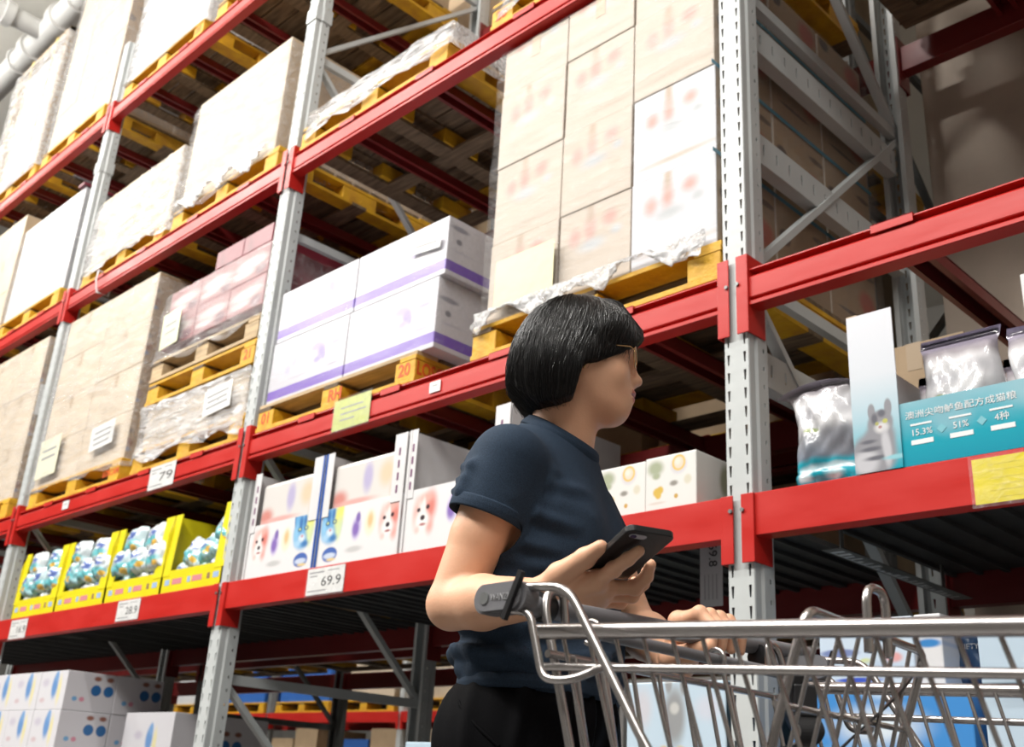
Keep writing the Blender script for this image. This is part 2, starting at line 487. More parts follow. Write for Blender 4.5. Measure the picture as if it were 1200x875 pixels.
hp = .135
Z2, Z3, Z4 = LV[1]+.005, LV[2]+.005, LV[3]+.005
B1h = .56
pallet(-2.63, 1.14, Z2, 'yellow pallet with orange stencils under the purple banded cartons', top='wood_pale',
       marks=[('01', -.50, .075, 'front'), ('RH', .035, .075, 'front'), ('20', .50, .075, 'front'), ('LOSCAM', .122, .080, 'side'), ('LOSCAM', .998, .080, 'side')])
pallet(-1.165, 1.115, Z2, 'yellow pallet under the tall taped carton stack behind the woman')
pallet(-2.62, 1.14, Z3, 'yellow pallet carrying flat film wrapped goods above the purple banded cartons')
pallet(-1.20, 1.12, Z3, 'yellow pallet at the top edge of the photo above the tall carton stack', marks=[('20', -.5, .07, 'front')])
pallet(-3.98, 1.14, Z3, 'yellow pallet under the shiny big box stack on the third level', )
pallet(-5.22, 1.14, Z3, 'yellow pallet under the low wrapped load left of the shiny big box stack', marks=[('20', .5, .07, 'front')])
pallet(-5.27, 1.24, Z2, 'yellow pallet under the wrapped brown carton tower above the yellow trays', marks=[('LOSCAM', .52, .05, 'front')])
pallet(-3.88, 1.12, Z2, 'lowest yellow pallet of the mixed tower left of the purple banded cartons')
pallet(-3.86, 1.10, 2.735, 'yellow pallet in the middle of the mixed tower, stencilled 21', marks=[('21', .49, .075, 'front')])
pallet(-3.86, 1.10, 2.735+hp+.003, 'bare wood pallet in the mixed tower under the dark red boxes', 'wood_pale')
pallet(-5.24, 1.14, Z4, 'yellow pallet under white wrapped goods on the topmost level', marks=[('20', .5, .07, 'front')])
pallet(-3.93, 1.12, Z4, 'yellow pallet at the top of the photo right of the white wrapped goods')
pallet(-6.72, 1.14, Z4, 'yellow pallet under the tall pale carton stack at upper left')
pallet(-7.98, 1.14, Z4, 'yellow pallet under the strapped crate at the far upper left')
pallet(-6.74, 1.14, Z3, 'yellow pallet under the white boxed load left of the third level upright')
pallet(-8.0, 1.14, Z3, 'yellow pallet under the carton load at the left photo edge, third level')
pallet(-6.75, 1.14, Z2, 'yellow pallet under the brown carton load at the left photo edge, second level')
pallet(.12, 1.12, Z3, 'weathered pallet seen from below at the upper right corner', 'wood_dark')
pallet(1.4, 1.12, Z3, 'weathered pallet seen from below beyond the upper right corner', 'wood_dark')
# ------------------------------------------------------------------ palletised goods
_cm = {}
def carton_mesh(w, d, h, mats, faces=None):
    key = (round(w,4), round(d,4), round(h,4), tuple(m.name for m in mats), tuple(faces) if faces else None)
    if key in _cm: return _cm[key]
    mb = MB(); mb.box((-w/2,-d/2,0), (w/2,d/2,h), 0, faces)
    me = mb.mesh('carton', mats)
    bm = bmesh.new(); bm.from_mesh(me)
    bmesh.ops.bevel(bm, geom=list(bm.edges), offset=.004, segments=2, affect='EDGES', profile=.6)
    bm.to_mesh(me); bm.free()
    _cm[key] = me; return me
def carton(x0, x1, y0, y1, z0, z1, mats, label, group=None, tape=True, name='carton', cat='carton', faces=None, tilt=0.):
    if not isinstance(mats, (list, tuple)): mats = [mats]
    w, d, h = x1-x0, y1-y0, z1-z0
    t = bpy.data.objects.new(name, carton_mesh(w, d, h, mats, faces)); COL.objects.link(t)
    t.location = ((x0+x1)/2, (y0+y1)/2, z0); t.rotation_euler = (0,0,tilt); tag(t, label, cat, group)
    if tape:
        key = ('tape', round(w,3), round(d,3), round(h,3))
        if key not in _cm:
            mb = MB(); e = .0012
            mb.box((-.024,-d/2-e,h-.09), (.024,-d/2+.001,h-.004)); mb.box((-.024,-d/2-e,h-.004), (.024,d/2+e,h+.0008))
            _cm[key] = mb.mesh('packing_tape', [M['tape']])
        o = bpy.data.objects.new('packing_tape', _cm[key]); COL.objects.link(o); o.parent = t
    return t
def stack(x0, x1, nx, z0, z1, nz, mats, what, where, depth=1.05, ny=2, y0=.02, tape=True, faces=None, jit=.004, name='carton', skip=()):
    """every carton of a stack is a thing of its own"""
    out = []; w = (x1-x0)/nx; h = (z1-z0)/nz; d = depth/ny
    for k in range(nz):
        for i in range(nx):
            for j in range(ny):
                if (k, i, j) in skip: continue
                jx = random.uniform(-jit, jit)*.5; jy = random.uniform(0, jit)
                row = 'top row' if k == nz-1 else ('bottom row' if k == 0 else f'{ORD[k]} row up')
                if nz == 1: row = 'single layer'
                col = 'front' if j == 0 else ('back' if ny == 2 else ORD[j]+' deep')
                lab = f'{what}, {row}, {ORD[i]} from left, {col}, {where}' if nx > 1 else f'{what}, {row}, {col}, {where}'
                out.append(carton(x0+i*w+.002+jx, x0+(i+1)*w-.002+jx, y0+j*d+.002+jy, y0+(j+1)*d-.002+jy, z0+k*h, z0+(k+1)*h-.001, mats, lab, what+'s '+where, tape, name, 'carton', faces))
    return out

def film_wrap(x0, x1, y0, y1, z0, z1, label, mat='film', amp=.006, top=True, rnd=.05, seed=1, tuck=0., sag=0., skirt=0.):
    """stretch film around a load: closed perimeter, wrinkled, folded over the top rim; skirt hangs over the pallet"""
    rs = np.random.RandomState(seed)
    w, d, h = x1-x0, y1-y0, z1-z0; g = .009
    nu = 96; per = []
    hx, hy = w/2+g, d/2+g
    corners = [(-hx,-hy), (hx,-hy), (hx,hy), (-hx,hy)]
    for a in range(4):
        p, q = corners[a], corners[(a+1) % 4]
        for k in range(nu//4):
            t = k/(nu//4); per.append((lerp(p[0], q[0], t), lerp(p[1], q[1], t)))
    ph = rs.rand(8)*6.28; fr = rs.rand(8)*22+8; sl = rs.rand(8)*3-1.5
    def wr(u, z):
        s = 0
        for i in range(8): s += math.sin(u*fr[i]+z*fr[i]*sl[i]+ph[i])*math.sin(z*fr[(i+3) % 8]*.8+ph[(i+5) % 8])
        return abs(s)*amp*.5
    P = []
    zs = [z0-.5*skirt]*(1 if skirt else 0)+list(np.linspace(z0, z1, 22))
    for zi, z in enumerate(zs):
        row = []
        for k, (px, py) in enumerate(per):
            u = k/nu*2*(w+d)
            n = Vector((px/hx if abs(abs(px)-hx) < 1e-6 else 0, py/hy if abs(abs(py)-hy) < 1e-6 else 0)); 
            if n.length: n.normalize()
            o = wr(u, z)
            zz = z
            if skirt and zi == 0:
                zz = z0-skirt*(.45+.55*abs(math.sin(u*3.1+ph[0])*math.sin(u*7.3+ph[1]))); o += .012
            t = max(0, (z-(z1-rnd))/rnd) if rnd else 0
            inn = rnd*(1-math.sqrt(max(0, 1-t*t)))*.6
            s_ = sag*math.sin(PI*(px+hx)/(2*hx))*(z-z0)/h
            row.append((px+n.x*(o-inn), py+n.y*(o-inn), zz-z0+s_))
        P.append(row)
    if top:
        for f in (.93, .82):
            row = []
            for k in range(len(per)):
                row.append((P[len(zs)-1][k][0]*f, P[len(zs)-1][k][1]*f, h+.010+abs(wr(k*.3, f*9))*1.0+sag*math.sin(PI*(P[len(zs)-1][k][0]+hx)/(2*hx))))
            P.append(row)
    mb = MB(); mb.grid(P, 0, True, True)
    o = mb.build('stretch_film', M[mat], None, ((x0+x1)/2, (y0+y1)/2, z0))
    tag(o, label, 'plastic wrap', 'stretch film on loads'); return o
def crumple(x0, x1, y, z0, z1, label, seed=3, mat='film_loose', depth=.03):
    """loose end of film hanging over the front of a pallet"""
    rs = np.random.RandomState(seed); nx, nz = 60, 12; P = []
    f1, f2, p1 = rs.rand()*20+25, rs.rand()*30+40, rs.rand()*6
    for j in range(nz):
        row = []; t = j/(nz-1)
        for i in range(nx):
            x = lerp(x0, x1, i/(nx-1)); u = i/(nx-1)
            low = lerp(z0, z1, .35+.65*abs(math.sin(u*5.1+p1)*math.cos(u*11+p1)))
            z = lerp(z1, min(low, z1-.02), t)
            yy = y-abs(math.sin(x*f1+t*4+p1)*math.sin(x*f2+t*2))*depth*(.2+.8*t)-rs.rand()*.004
            row.append((x-(x0+x1)/2, yy-y, z-z1))
        P.append(row)
    o = MB().grid(P).build('film_tail', M[mat], None, ((x0+x1)/2, y, z1)); 
    s = o.modifiers.new('thickness', 'SOLIDIFY'); s.thickness = .0012
    tag(o, label, 'plastic wrap', 'loose ends of stretch film'); return o
def sheet(x, y, z, w, h, mat, label, lines=(), tiltx=0., tilty=0., name='paper_label', cat='label', group=None):
    """paper sheet on a front (-Y) face, with rows of dark print"""
    o = MB().box((-w/2,-.0008,-h/2), (w/2,0,h/2)).build(name, mat, None, (x, y, z), (tiltx, tilty, 0)); tag(o, label, cat, group)
    if lines:
        mb = MB()
        for (lx, lz, lw, lh) in lines: mb.box((lx-lw/2,-.0014,lz-lh/2), (lx+lw/2,-.0007,lz+lh/2))
        mb.build('printed_lines', M['ink_grey'], o)
    return o

# --- bay behind the woman, second level: purple banded cartons
pk = (.17, .07, .50)
def lilac_art(w, h, n):
    return art_mat(n, (.62, .61, .67), [(.07,.215,.045,.022,(.38,.32,.62),.7), (.11,.185,.030,.030,(.28,.20,.56),.6), (.085,.150,.028,.016,(.34,.28,.60),.6), (.13,.160,.014,.020,(.30,.24,.56),.6), (-.10,.185,.024,.020,(.50,.46,.68),.7), (-.15,.15,.02,.02,(.52,.49,.66),.7), (.215,.205,.045,.010,(.36,.34,.46),.6), (.225,.165,.04,.016,(.48,.46,.56),.5), (.21,.10,.055,.006,(.42,.40,.50),.5), (-.05,.10,.08,.005,(.52,.50,.60),.6)],
                   'xz', .3, bands=[(1, .022, .068, pk)])
def lilac_side(n):
    return art_mat(n, (.64, .63, .68), [(-.20,.225,.05,.012,(.30,.30,.36),.4), (-.20,.165,.016,.013,(.22,.22,.26),.3), (-.17,.12,.06,.006,(.55,.54,.62),.4), (.12,.20,.035,.025,(.52,.46,.72),.5), (.02,.21,.010,.010,(.65,.16,.25),.4), (.14,.12,.06,.007,(.45,.45,.52),.4)],
                   'yz', .3, bands=[(1, .022, .068, pk)])
la, ls = lilac_art(.6, .28, 'lilac_carton_front'), lilac_side('lilac_carton_side')
stack(-2.61, -1.415, 2, Z2+hp, 2.794, 1, [la, ls, M['lilac_card']], 'purple banded white carton', 'lower tier behind woman', depth=1.06, ny=2, faces=[0,1,0,1,2,2], tape=False)
stack(-2.60, -1.385, 2, 2.796, 3.065, 1, [la, ls, M['lilac_card']], 'purple banded white carton', 'upper tier behind woman', depth=1.06, ny=2, faces=[0,1,0,1,2,2], tape=False)
film_wrap(-2.615, -1.385, .015, 1.09, Z2+hp+.002, 3.06, 'clear film around the purple banded white cartons', 'film_clear', .003, seed=4, skirt=.0)
o = sheet(-1.51, .012, 2.955, .19, .05, M['paper'], 'torn white label on the upper right purple banded carton', [(0,.008,.14,.008)], tilty=.1)

# --- tall taped stack behind the woman
pink, pblue = (.60, .33, .28), (.50, .52, .54)
def big_art(n, white=False):
    b = (.60, .51, .42) if not white else (.70, .70, .75)
    return art_mat(n, b, [(-.09,.23,.026,.03,pink,.9), (-.02,.245,.024,.045,pink,.9), (.07,.26,.03,.026,pink,.9), (-.01,.18,.055,.022,pblue,.8), (.10,.205,.022,.016,pblue,.9), (-.02,.325,.016,.05,(.50,.38,.28),.9), (.02,.05,.13,.01,(.54,.45,.36),.9)], 'xz', .55)
ba, bw = big_art('tall_stack_carton'), big_art('tall_stack_white_carton', True)
bside = art_mat('tall_stack_side', (.36, .25, .15), [(-.12,.20,.035,.03,(.08,.05,.04),.25), (.10,.16,.06,.05,(.42,.10,.06),.4), (-.02,.08,.10,.008,(.12,.08,.06),.3), (.12,.28,.05,.012,(.14,.09,.06),.3)], 'yz', .55)
rows = [Z2+hp, 2.82, 3.165, 3.51, 3.735]
for k in range(4):
    for i, (a, b_) in enumerate(((-1.115,-.76), (-.756,-.425), (-.421,-.075))):
        for j in range(3):
            m = [bw, bside, M['card']] if (i == 2 and k < 2 and j == 0) else [ba, bside, M['card']]
            off = .012*math.sin(k*2.1+i)
            carton(a+.002, b_-.002, .02+j*.355+.002+.004*((i+k) % 2), .02+(j+1)*.355-.002, rows[k], rows[k+1]-.001, m,
                   f'{"pale" if m[0] is bw else "brown"} carton, {"top row" if k==3 else ORD[k]+" row up"}, {ORD[i]} from left, {ORD[j]} deep, tall stack behind woman',
                   'cartons of the tall stack behind the woman', j == 0 and k == 3, faces=[0,1,0,1,2,2])
for z in (2.82, 3.165, 3.51):
    MBs = MB(); MBs.box((-.0725, .0, z-.012), (-.0715, 1.10, z+.004))
    tag(MBs.build('packing_strap', plain('blue_strap', (.03, .22, .32), .4)), f'thin blue strap round the tall carton stack, {ORD[[2.82,3.165,3.51].index(z)]} from the bottom', 'strap', 'blue straps')
film_wrap(-1.12, -.068, .015, 1.10, Z2+hp+.002, 3.73, 'clear glossy film around the tall carton stack behind the woman', 'film_clear', .004, seed=9, rnd=.02)
crumple(-1.15, -.10, -.004, Z2+.03, Z2+hp+.05, 'crumpled film tail over the pallet of the tall carton stack', 5)
sheet(-.90, -.006, 2.62, .30, .20, plain('pale_yellow_sheet', (.66, .63, .36), .35, bump=.1, bscale=20), 'pale yellow sheet on the lower left of the tall carton stack', [])

# --- bay behind the woman, third level
for i in range(3):
    carton(-2.52+i*.345, -2.52+(i+1)*.345-.004, .03, 1.05, Z3+hp, Z3+hp+.07-.008*i, M['white_card'], f'flat white carton under film on the third level pallet, {ORD[i]} from left', 'flat cartons on the third level pallet', False)
film_wrap(-2.56, -1.47, .01, 1.08, Z3+hp-.02, Z3+hp+.085, 'milky crumpled film over flat goods above the purple banded cartons', 'film_thick', .010, seed=12, skirt=.085, rnd=.03)
carton(-1.12, -.25, .03, 1.0, Z3+hp, Z3+hp+.42, M['white_card'], 'white carton on the pallet at the top edge above the tall stack', None, False)
film_wrap(-1.14, -.2, .02, 1.03, Z3+hp-.015, Z3+hp+.45, 'crumpled film on the load at the top edge of the photo', 'film_thick', .012, seed=13, skirt=.08)

# --- bay of the yellow trays, third level
carton(-3.93, -2.92, .02, 1.08, Z3+hp+.01, 4.79, [M['card_pale'], M['card'], M['card']], 'big pale box shining under stretch film on the third level', None, False, faces=[0,1,0,1,2,2])
film_wrap(-3.935, -2.915, .015, 1.09, Z3+hp+.012, 4.785, 'glossy film wrapped round the big pale box', 'film', .008, seed=21, skirt=.10)
crumple(-3.95, -2.95, -.006, Z3+.0, Z3+hp+.06, 'film tail hanging from the big pale box over its pallet', 8)
stack(-5.20, -4.06, 3, Z3+hp, 4.56, 2, [M['card_pale']], 'pale carton', 'left of the big pale box', depth=1.06, ny=2)
film_wrap(-5.22, -4.04, .01, 1.09, Z3+hp, 4.575, 'bulging film over the pale cartons left of the big pale box', 'film_thick', .012, seed=22, skirt=.11, rnd=.14)

# --- bay of the yellow trays, second level: carton tower
cside = art_mat('tower_side', (.42, .29, .17), [(-.30,.17,.06,.02,(.22,.16,.12),.3), (.0,.2,.10,.012,(.24,.17,.12),.3), (-.28,.10,.05,.03,(.30,.14,.09),.4), (-.28,.06,.04,.016,(.22,.24,.36),.4)], 'yz', .55)
stack(-5.29, -4.05, 2, Z2+hp, 3.655, 4, [M['card_pale'], cside, M['card']], 'brown carton', 'tower above the yellow trays', depth=1.08, ny=2, faces=[0,1,0,1,2,2])
film_wrap(-5.295, -4.045, .012, 1.11, Z2+hp+.004, 3.65, 'wrinkled clear film round the brown carton tower above the yellow trays', 'film', .010, seed=31, skirt=.07)
sheet(-4.33, -.006, 2.66, .30, .15, M['paper'], 'white label low on the brown carton tower', [(0,.03,.2,.012),(0,-.005,.22,.012),(0,-.04,.2,.012)], tilty=-.05)
sheet(-5.08, -.006, 2.66, .30, .26, plain('cream_sheet', (.82, .80, .62), .4), 'cream paper at the lower left of the brown carton tower', [(0,.05,.2,.016),(0,0,.2,.016)], tilty=-.03)
# mixed tower
stack(-3.85, -2.80, 2, Z2+hp, 2.752, 1, [M['card_pale'], M['card'], M['card']], 'low wrapped carton', 'base of the mixed tower', depth=1.05, ny=2, faces=[0,1,0,1,2,2])
film_wrap(-3.86, -2.79, .012, 1.09, Z2+hp+.002, 2.748, 'shiny crumpled film around the lowest cartons of the mixed tower', 'film_thick', .012, seed=33, skirt=.12)
sheet(-3.02, -.012, 2.60, .26, .14, M['paper'], 'white label low on the mixed tower', [(0,.03,.2,.01),(0,0,.18,.01),(0,-.03,.2,.01)], tilty=-.06)
redc = plain('burgundy_carton', (.24, .03, .05), .35, var=.3, vscale=9)
redp = art_mat('burgundy_print', (.34, .09, .10), [(.0,.10,.14,.03,(.66,.58,.55),.5), (-.06,.05,.10,.02,(.60,.50,.48),.5), (.10,.04,.05,.03,(.16,.02,.04),.4)], 'xz', .35)
stack(-3.83, -2.79, 3, 3.074, 3.434, 2, [redp, redc], 'dark red carton', 'on the mixed tower', depth=1.04, ny=2, faces=[0,1,0,1,1,1], tape=False)
stack(-3.36, -2.80, 2, 3.436, 3.545, 1, [redc], 'flat dark red carton', 'capping the mixed tower', depth=1.0, ny=2, tape=False)
film_wrap(-3.84, -2.78, .012, 1.08, 3.05, 3.43, 'clear film around the dark red cartons of the mixed tower', 'film', .008, seed=35, skirt=.13)
sheet(-3.70, -.008, 3.17, .20, .22, plain('pale_lime_sheet', (.78, .80, .55), .35), 'pale lime sheet on the dark red cartons', [(0,.03,.12,.016),(0,-.02,.12,.012)], tilty=-.06)

# --- topmost level
blu = art_mat('white_sack_print', (.82, .83, .86), [(.30,.55,.3,.03,(.20,.42,.66),.3), (.30,.35,.3,.03,(.20,.42,.66),.3), (.30,.15,.3,.03,(.20,.42,.66),.3)], 'yz', .3)
stack(-5.22, -4.12, 2, Z4+hp, 6.55, 3, [M['white_card'], blu], 'white carton', 'on the topmost level', depth=1.06, ny=2, faces=[0,1,0,1,0,0], tape=False)
film_wrap(-5.225, -4.11, .012, 1.09, Z4+hp, 6.55, 'bright film around the white cartons of the topmost level', 'film_thick', .010, seed=41, skirt=.03)
stack(-3.90, -2.85, 2, Z4+hp, 6.4, 2, [M['card']], 'brown carton', 'above the big pale box', depth=1.05, ny=1)
tside = art_mat('tall_left_side', (.44, .30, .18), [(-.1,.22,.10,.03,(.20,.13,.09),.3), (.1,.12,.12,.012,(.24,.16,.11),.3), (-.25,.1,.04,.03,(.2,.13,.09),.3)], 'yz', .5)
stack(-6.69, -5.56, 3, Z4+hp, 7.40, 5, [M['card_pale'], tside, M['card']], 'pale brown carton', 'tall stack at upper left', depth=1.08, ny=2, faces=[0,1,0,1,2,2])
film_wrap(-6.695, -5.555, .012, 1.11, Z4+hp+.004, 7.39, 'bright film round the tall carton stack at upper left', 'film', .006, seed=43)
# strapped crate
cr = thing('strapped_crate', 'film wrapped crate with pale wood edges and yellow straps at the far upper left', 'crate', (-7.42, .55, Z4+hp), 0)
crs = art_mat('crate_side_print', (.22, .20, .30), [(-.4,.2,.1,.1,(.5,.35,.3),.5), (-.35,.55,.12,.1,(.12,.10,.25),.5), (-.42,.85,.08,.1,(.6,.5,.5),.5), (-.3,1.1,.1,.1,(.15,.12,.3),.5)], 'yz', .4)
MB().box((-.52,-.50,.0), (.52,.50,1.36), 0, [0,1,0,1,0,0]).build('inner_load', [plain('lilac_load', (.70,.68,.78), .4, var=.15, vscale=7), crs], cr, bevel=.004)
for sx in (-1, 1):
    for sy in (-1, 1): MB().box((sx*.53-.03, sy*.52-.03, 0), (sx*.53+.03, sy*.52+.03, 1.38)).build('corner_post', M['wood_pale'], cr, bevel=.003)
for sy in (-1, 1): MB().box((-.56, sy*.52-.03, 1.38), (.56, sy*.52+.03, 1.43)).build('top_rail', M['wood_pale'], cr, bevel=.003)
for sx in (-1, 1): MB().box((sx*.53-.03, -.55, 1.38), (sx*.53+.03, .55, 1.43)).build('top_rail', M['wood_pale'], cr, bevel=.003)
for xx in (-.25, .28): MB().box((xx-.02,-.556,.0), (xx+.02,-.553,1.435)).build('yellow_strap', plain('yellow_strap', (.85,.62,.12), .4), cr)
film_wrap(-7.985, -6.855, -.012, 1.115, Z4+hp, 6.98, 'milky film around the strapped crate at the far upper left', 'film_thick', .010, seed=44, skirt=.05, top=False)
# --- farthest left bay, third and second level
gs = plain('grey_board', (.34, .34, .36), .5, var=.25, vscale=6)
wl = plain('white_wrapped_load', (.80, .80, .82), .3, var=.06, vscale=3)
stack(-6.71, -5.61, 1, Z3+hp, 4.86, 2, [wl, gs], 'large white carton', 'third level at far left', depth=1.06, ny=1, faces=[0,1,0,1,0,0], tape=False)
MB_ = MB(); MB_.box((-5.70,-.002,4.862), (-5.60,.30,4.885)); tag(MB_.build('corner_protector', redc, bevel=.002), 'dark red corner piece on top of the large white cartons', 'corner protector')
film_wrap(-6.715, -5.60, .012, 1.09, Z3+hp+.004, 4.855, 'smooth bright film over the large white cartons at left', 'film', .006, seed=51)
stack(-7.98, -6.80, 2, Z3+hp, 5.06, 3, [M['card_pale'], M['card'], M['card']], 'pale carton', 'third level, left photo edge', depth=1.05, ny=1, faces=[0,1,0,1,2,2])
stack(-6.72, -5.63, 2, Z2+hp, 3.655, 3, [M['card_pale'], cside, M['card']], 'brown carton', 'second level, left photo edge', depth=1.06, ny=2, faces=[0,1,0,1,2,2])
film_wrap(-6.725, -5.62, .012, 1.09, Z2+hp+.004, 3.65, 'clear film round the brown cartons at the left photo edge', 'film', .008, seed=53)
lb = MB().box((0,-.13,-.11), (.001,.13,.11)).build('paper_label', M['paper'], None, (-5.615, .16, 3.18)); tag(lb, 'white label on the right side of the brown cartons at the left edge', 'label')
MB().box((.001,-.09,.03), (.0016,.09,.05)).build('printed_lines', M['ink_grey'], lb)
# goods on the upper right pallets, seen only from below
for i, x in enumerate((.14, 1.42)):
    carton(x, x+1.08, .03, 1.05, Z3+hp, Z3+hp+.9, M['card'], ['brown carton load above the right bay near the upright', 'brown carton load above the right bay at the far right'][i], None)
# ------------------------------------------------------------------ goods on the lowest level and on the floor
ZL = LV[0]+.001
def board(mb, a, b, t, mi=0): mb.box(a, b, mi)

# --- pet pad display boxes behind the woman
red_d, blu_d = (.72, .20, .16), (.05, .18, .50)
def dog(cx, cz, s=1.):
    w, r, d = (.90,.86,.85), (.74,.24,.20), (.04,.02,.03)
    return [(cx,cz,.064*s,.082*s,w,.18), (cx+.034*s,cz+.030*s,.030*s,.050*s,r,.7), (cx-.040*s,cz+.012*s,.018*s,.048*s,(.84,.52,.47),.8), (cx+.006*s,cz+.062*s,.034*s,.018*s,(.82,.46,.40),.8), (cx+.036*s,cz-.04*s,.018*s,.026*s,(.80,.42,.38),.8),
            (cx-.006*s,cz-.016*s,.034*s,.032*s,(.94,.92,.91),.5), (cx-.002*s,cz+.030*s,.010*s,.034*s,(.92,.86,.84),.6), (cx-.004*s,cz-.008*s,.0125*s,.0095*s,d,.35), (cx-.028*s,cz+.022*s,.0095*s,.0075*s,d,.4), (cx+.020*s,cz+.028*s,.0095*s,.0085*s,d,.4), (cx-.002*s,cz-.032*s,.016*s,.005*s,(.45,.16,.16),.6), (cx-.03*s,cz-.05*s,.012*s,.012*s,(.85,.62,.58),.8)]
def cat(cx, cz, s=1.):
    b, n, y = (.18,.44,.74), (.06,.20,.48), (.80,.80,.22)
    return [(cx,cz,.064*s,.070*s,b,.22), (cx-.050*s,cz+.060*s,.017*s,.040*s,n,.3), (cx-.040*s,cz+.050*s,.020*s,.030*s,b,.4), (cx+.052*s,cz+.064*s,.017*s,.042*s,y,.3), (cx+.042*s,cz+.03*s,.026*s,.052*s,y,.6), (cx+.048*s,cz-.02*s,.016*s,.04*s,(.70,.80,.45),.7),
            (cx-.02*s,cz+.036*s,.012*s,.028*s,n,.6), (cx+.008*s,cz+.042*s,.010*s,.024*s,n,.6), (cx-.045*s,cz-.005*s,.014*s,.034*s,(.30,.60,.86),.7), (cx-.024*s,cz+.010*s,.014*s,.009*s,(.05,.12,.25),.4), (cx+.018*s,cz+.012*s,.014*s,.009*s,(.05,.12,.25),.4), (cx-.024*s,cz+.011*s,.007*s,.005*s,(.62,.72,.35),.4), (cx+.018*s,cz+.013*s,.007*s,.005*s,(.62,.72,.35),.4),
            (cx-.006*s,cz-.026*s,.022*s,.016*s,(.72,.82,.90),.5), (cx-.004*s,cz-.018*s,.007*s,.005*s,(.62,.30,.38),.4), (cx-.03*s,cz-.045*s,.02*s,.014*s,(.42,.66,.88),.7), (cx+.02*s,cz-.05*s,.02*s,.012*s,n,.8)]
def common(cx): return [(cx,.135,.030,.048,(.62,.55,.80),.3), (cx-.004,.13,.020,.030,(.26,.16,.50),.45), (cx+.006,.175,.014,.022,(.24,.15,.46),.4), (cx+.085,.145,.034,.050,(.92,.84,.66),.3), (cx+.085,.155,.016,.028,(.85,.55,.28),.6)]
def logo(cx): return [(cx,.045,.050,.030,(.08,.16,.48),.12), (cx,.040,.040,.012,(.62,.70,.86),.3), (cx+.012,.024,.03,.006,(.8,.62,.3),.4)]
pack_art = art_mat('pad_pack_print', (.80, .77, .74), [(-.16,.05,.05,.035,(.72,.30,.26),.6), (.02,.12,.03,.06,(.55,.50,.72),.5), (.14,.12,.045,.05,(.88,.66,.48),.6), (-.05,.03,.12,.012,(.80,.45,.42),.6), (.20,.05,.03,.04,(.72,.58,.45),.6)], 'xz', .2, .3)
def pad_display(x0, x1, label, spots, edge, open_=True, ph=.235, flank='both'):
    t = thing('display_box', label, 'display box', (x0, .005, ZL), 0, 'pet pad display boxes')
    w = x1-x0; H = .478; D = .60; th = .006
    art = art_mat('display_front_print', (.84, .83, .84), spots, 'xz', .3)
    wh = M['white_card']; eb = plain('blue_edge', (.02, .10, .42), .35)
    MB().box((0, 0, 0), (w, th, ph)).build('printed_front_panel', art, t)
    # side walls with tall front flanges
    for s, x in (('left', 0), ('right', w)):
        sx = 1 if s == 'left' else -1
        m = eb if edge == s else wh
        mb = MB(); mb.box((min(x, x+sx*th), th, 0), (max(x, x+sx*th), D, H))
        mb.build('side_wall', wh, t)
        fw = .045 if s == 'left' else .075
        if edge == 'left' and s == 'left': fw = .055
        mb = MB(); mb.box((min(x, x+sx*fw), -.003, ph-.03), (max(x, x+sx*fw), .0, H)); mb.box((min(x, x+sx*.012), -.0045, 0), (max(x, x+sx*.012), -.003, H), 1)
        mb.build('corner_flange', [wh, m], t)
        if s == 'left' and edge != 'left' or s == 'right' and edge != 'right':
            m2 = MB(); xx = x+sx*fw*.55
            for k in range(4): m2.box((xx-.005, -.0042, .24+k*.05), (xx+.005, -.003, .27+k*.05))
            m2.build('printed_marks', plain('maroon_ink', (.18, .05, .14), .5), t)
    MB().box((th, D-th, 0), (w-th, D, H)).build('back_wall', wh, t); MB().box((th, th, 0), (w-th, D-th, .004)).build('base', wh, t)
    return t
pad_display(-2.555, -2.028, 'white pet pad display box beside second upright, dog left, blue cat right',
            dog(.10,.14,.95)+common(.22)+cat(.425,.165,1.08)+logo(.43)+[(.23,.05,.05,.012,(.6,.6,.6),.5)], 'right')
pad_display(-2.018, -1.490, 'middle white pet pad display box, blue cat left, red dog right',
            cat(.085,.165,1.08)+common(.255)+dog(.455,.13,1.0)+logo(.095)+[(.25,.05,.05,.012,(.6,.6,.6),.5)], 'left')
pad_display(-1.475, -.93, 'white pet pad display box partly behind the woman, red dog at its left end',
            dog(.115,.13,1.05)+common(.27)+cat(.46,.165,1.0), '')
n = 0
for bi, (x0, x1, wh_) in enumerate(((-2.555, -2.028, 'beside the second upright'), (-2.018, -1.490, 'in the middle display box'))):
    for k in range(2):
        z = ZL+.006+k*.215
        t = tag(MB().box((-.215,0,0), (.215,.40,.205)).build('pad_pack', pack_art, None, ((x0+x1)/2-.008, .02, z), bevel=.018), f'shiny white pet pad pack {"below" if k==0 else "on top"} in the display box {wh_}', 'pack', 'pet pad packs')
for j in range(2):
    tag(MB().box((-.215,0,0), (.215,.26,.215)).build('pad_pack', pack_art, None, (-1.20, .02+j*.28, ZL+.006), bevel=.018), f'white pet pad pack {"in front" if j==0 else "behind"} in the display box partly behind the woman', 'pack', 'pet pad packs')

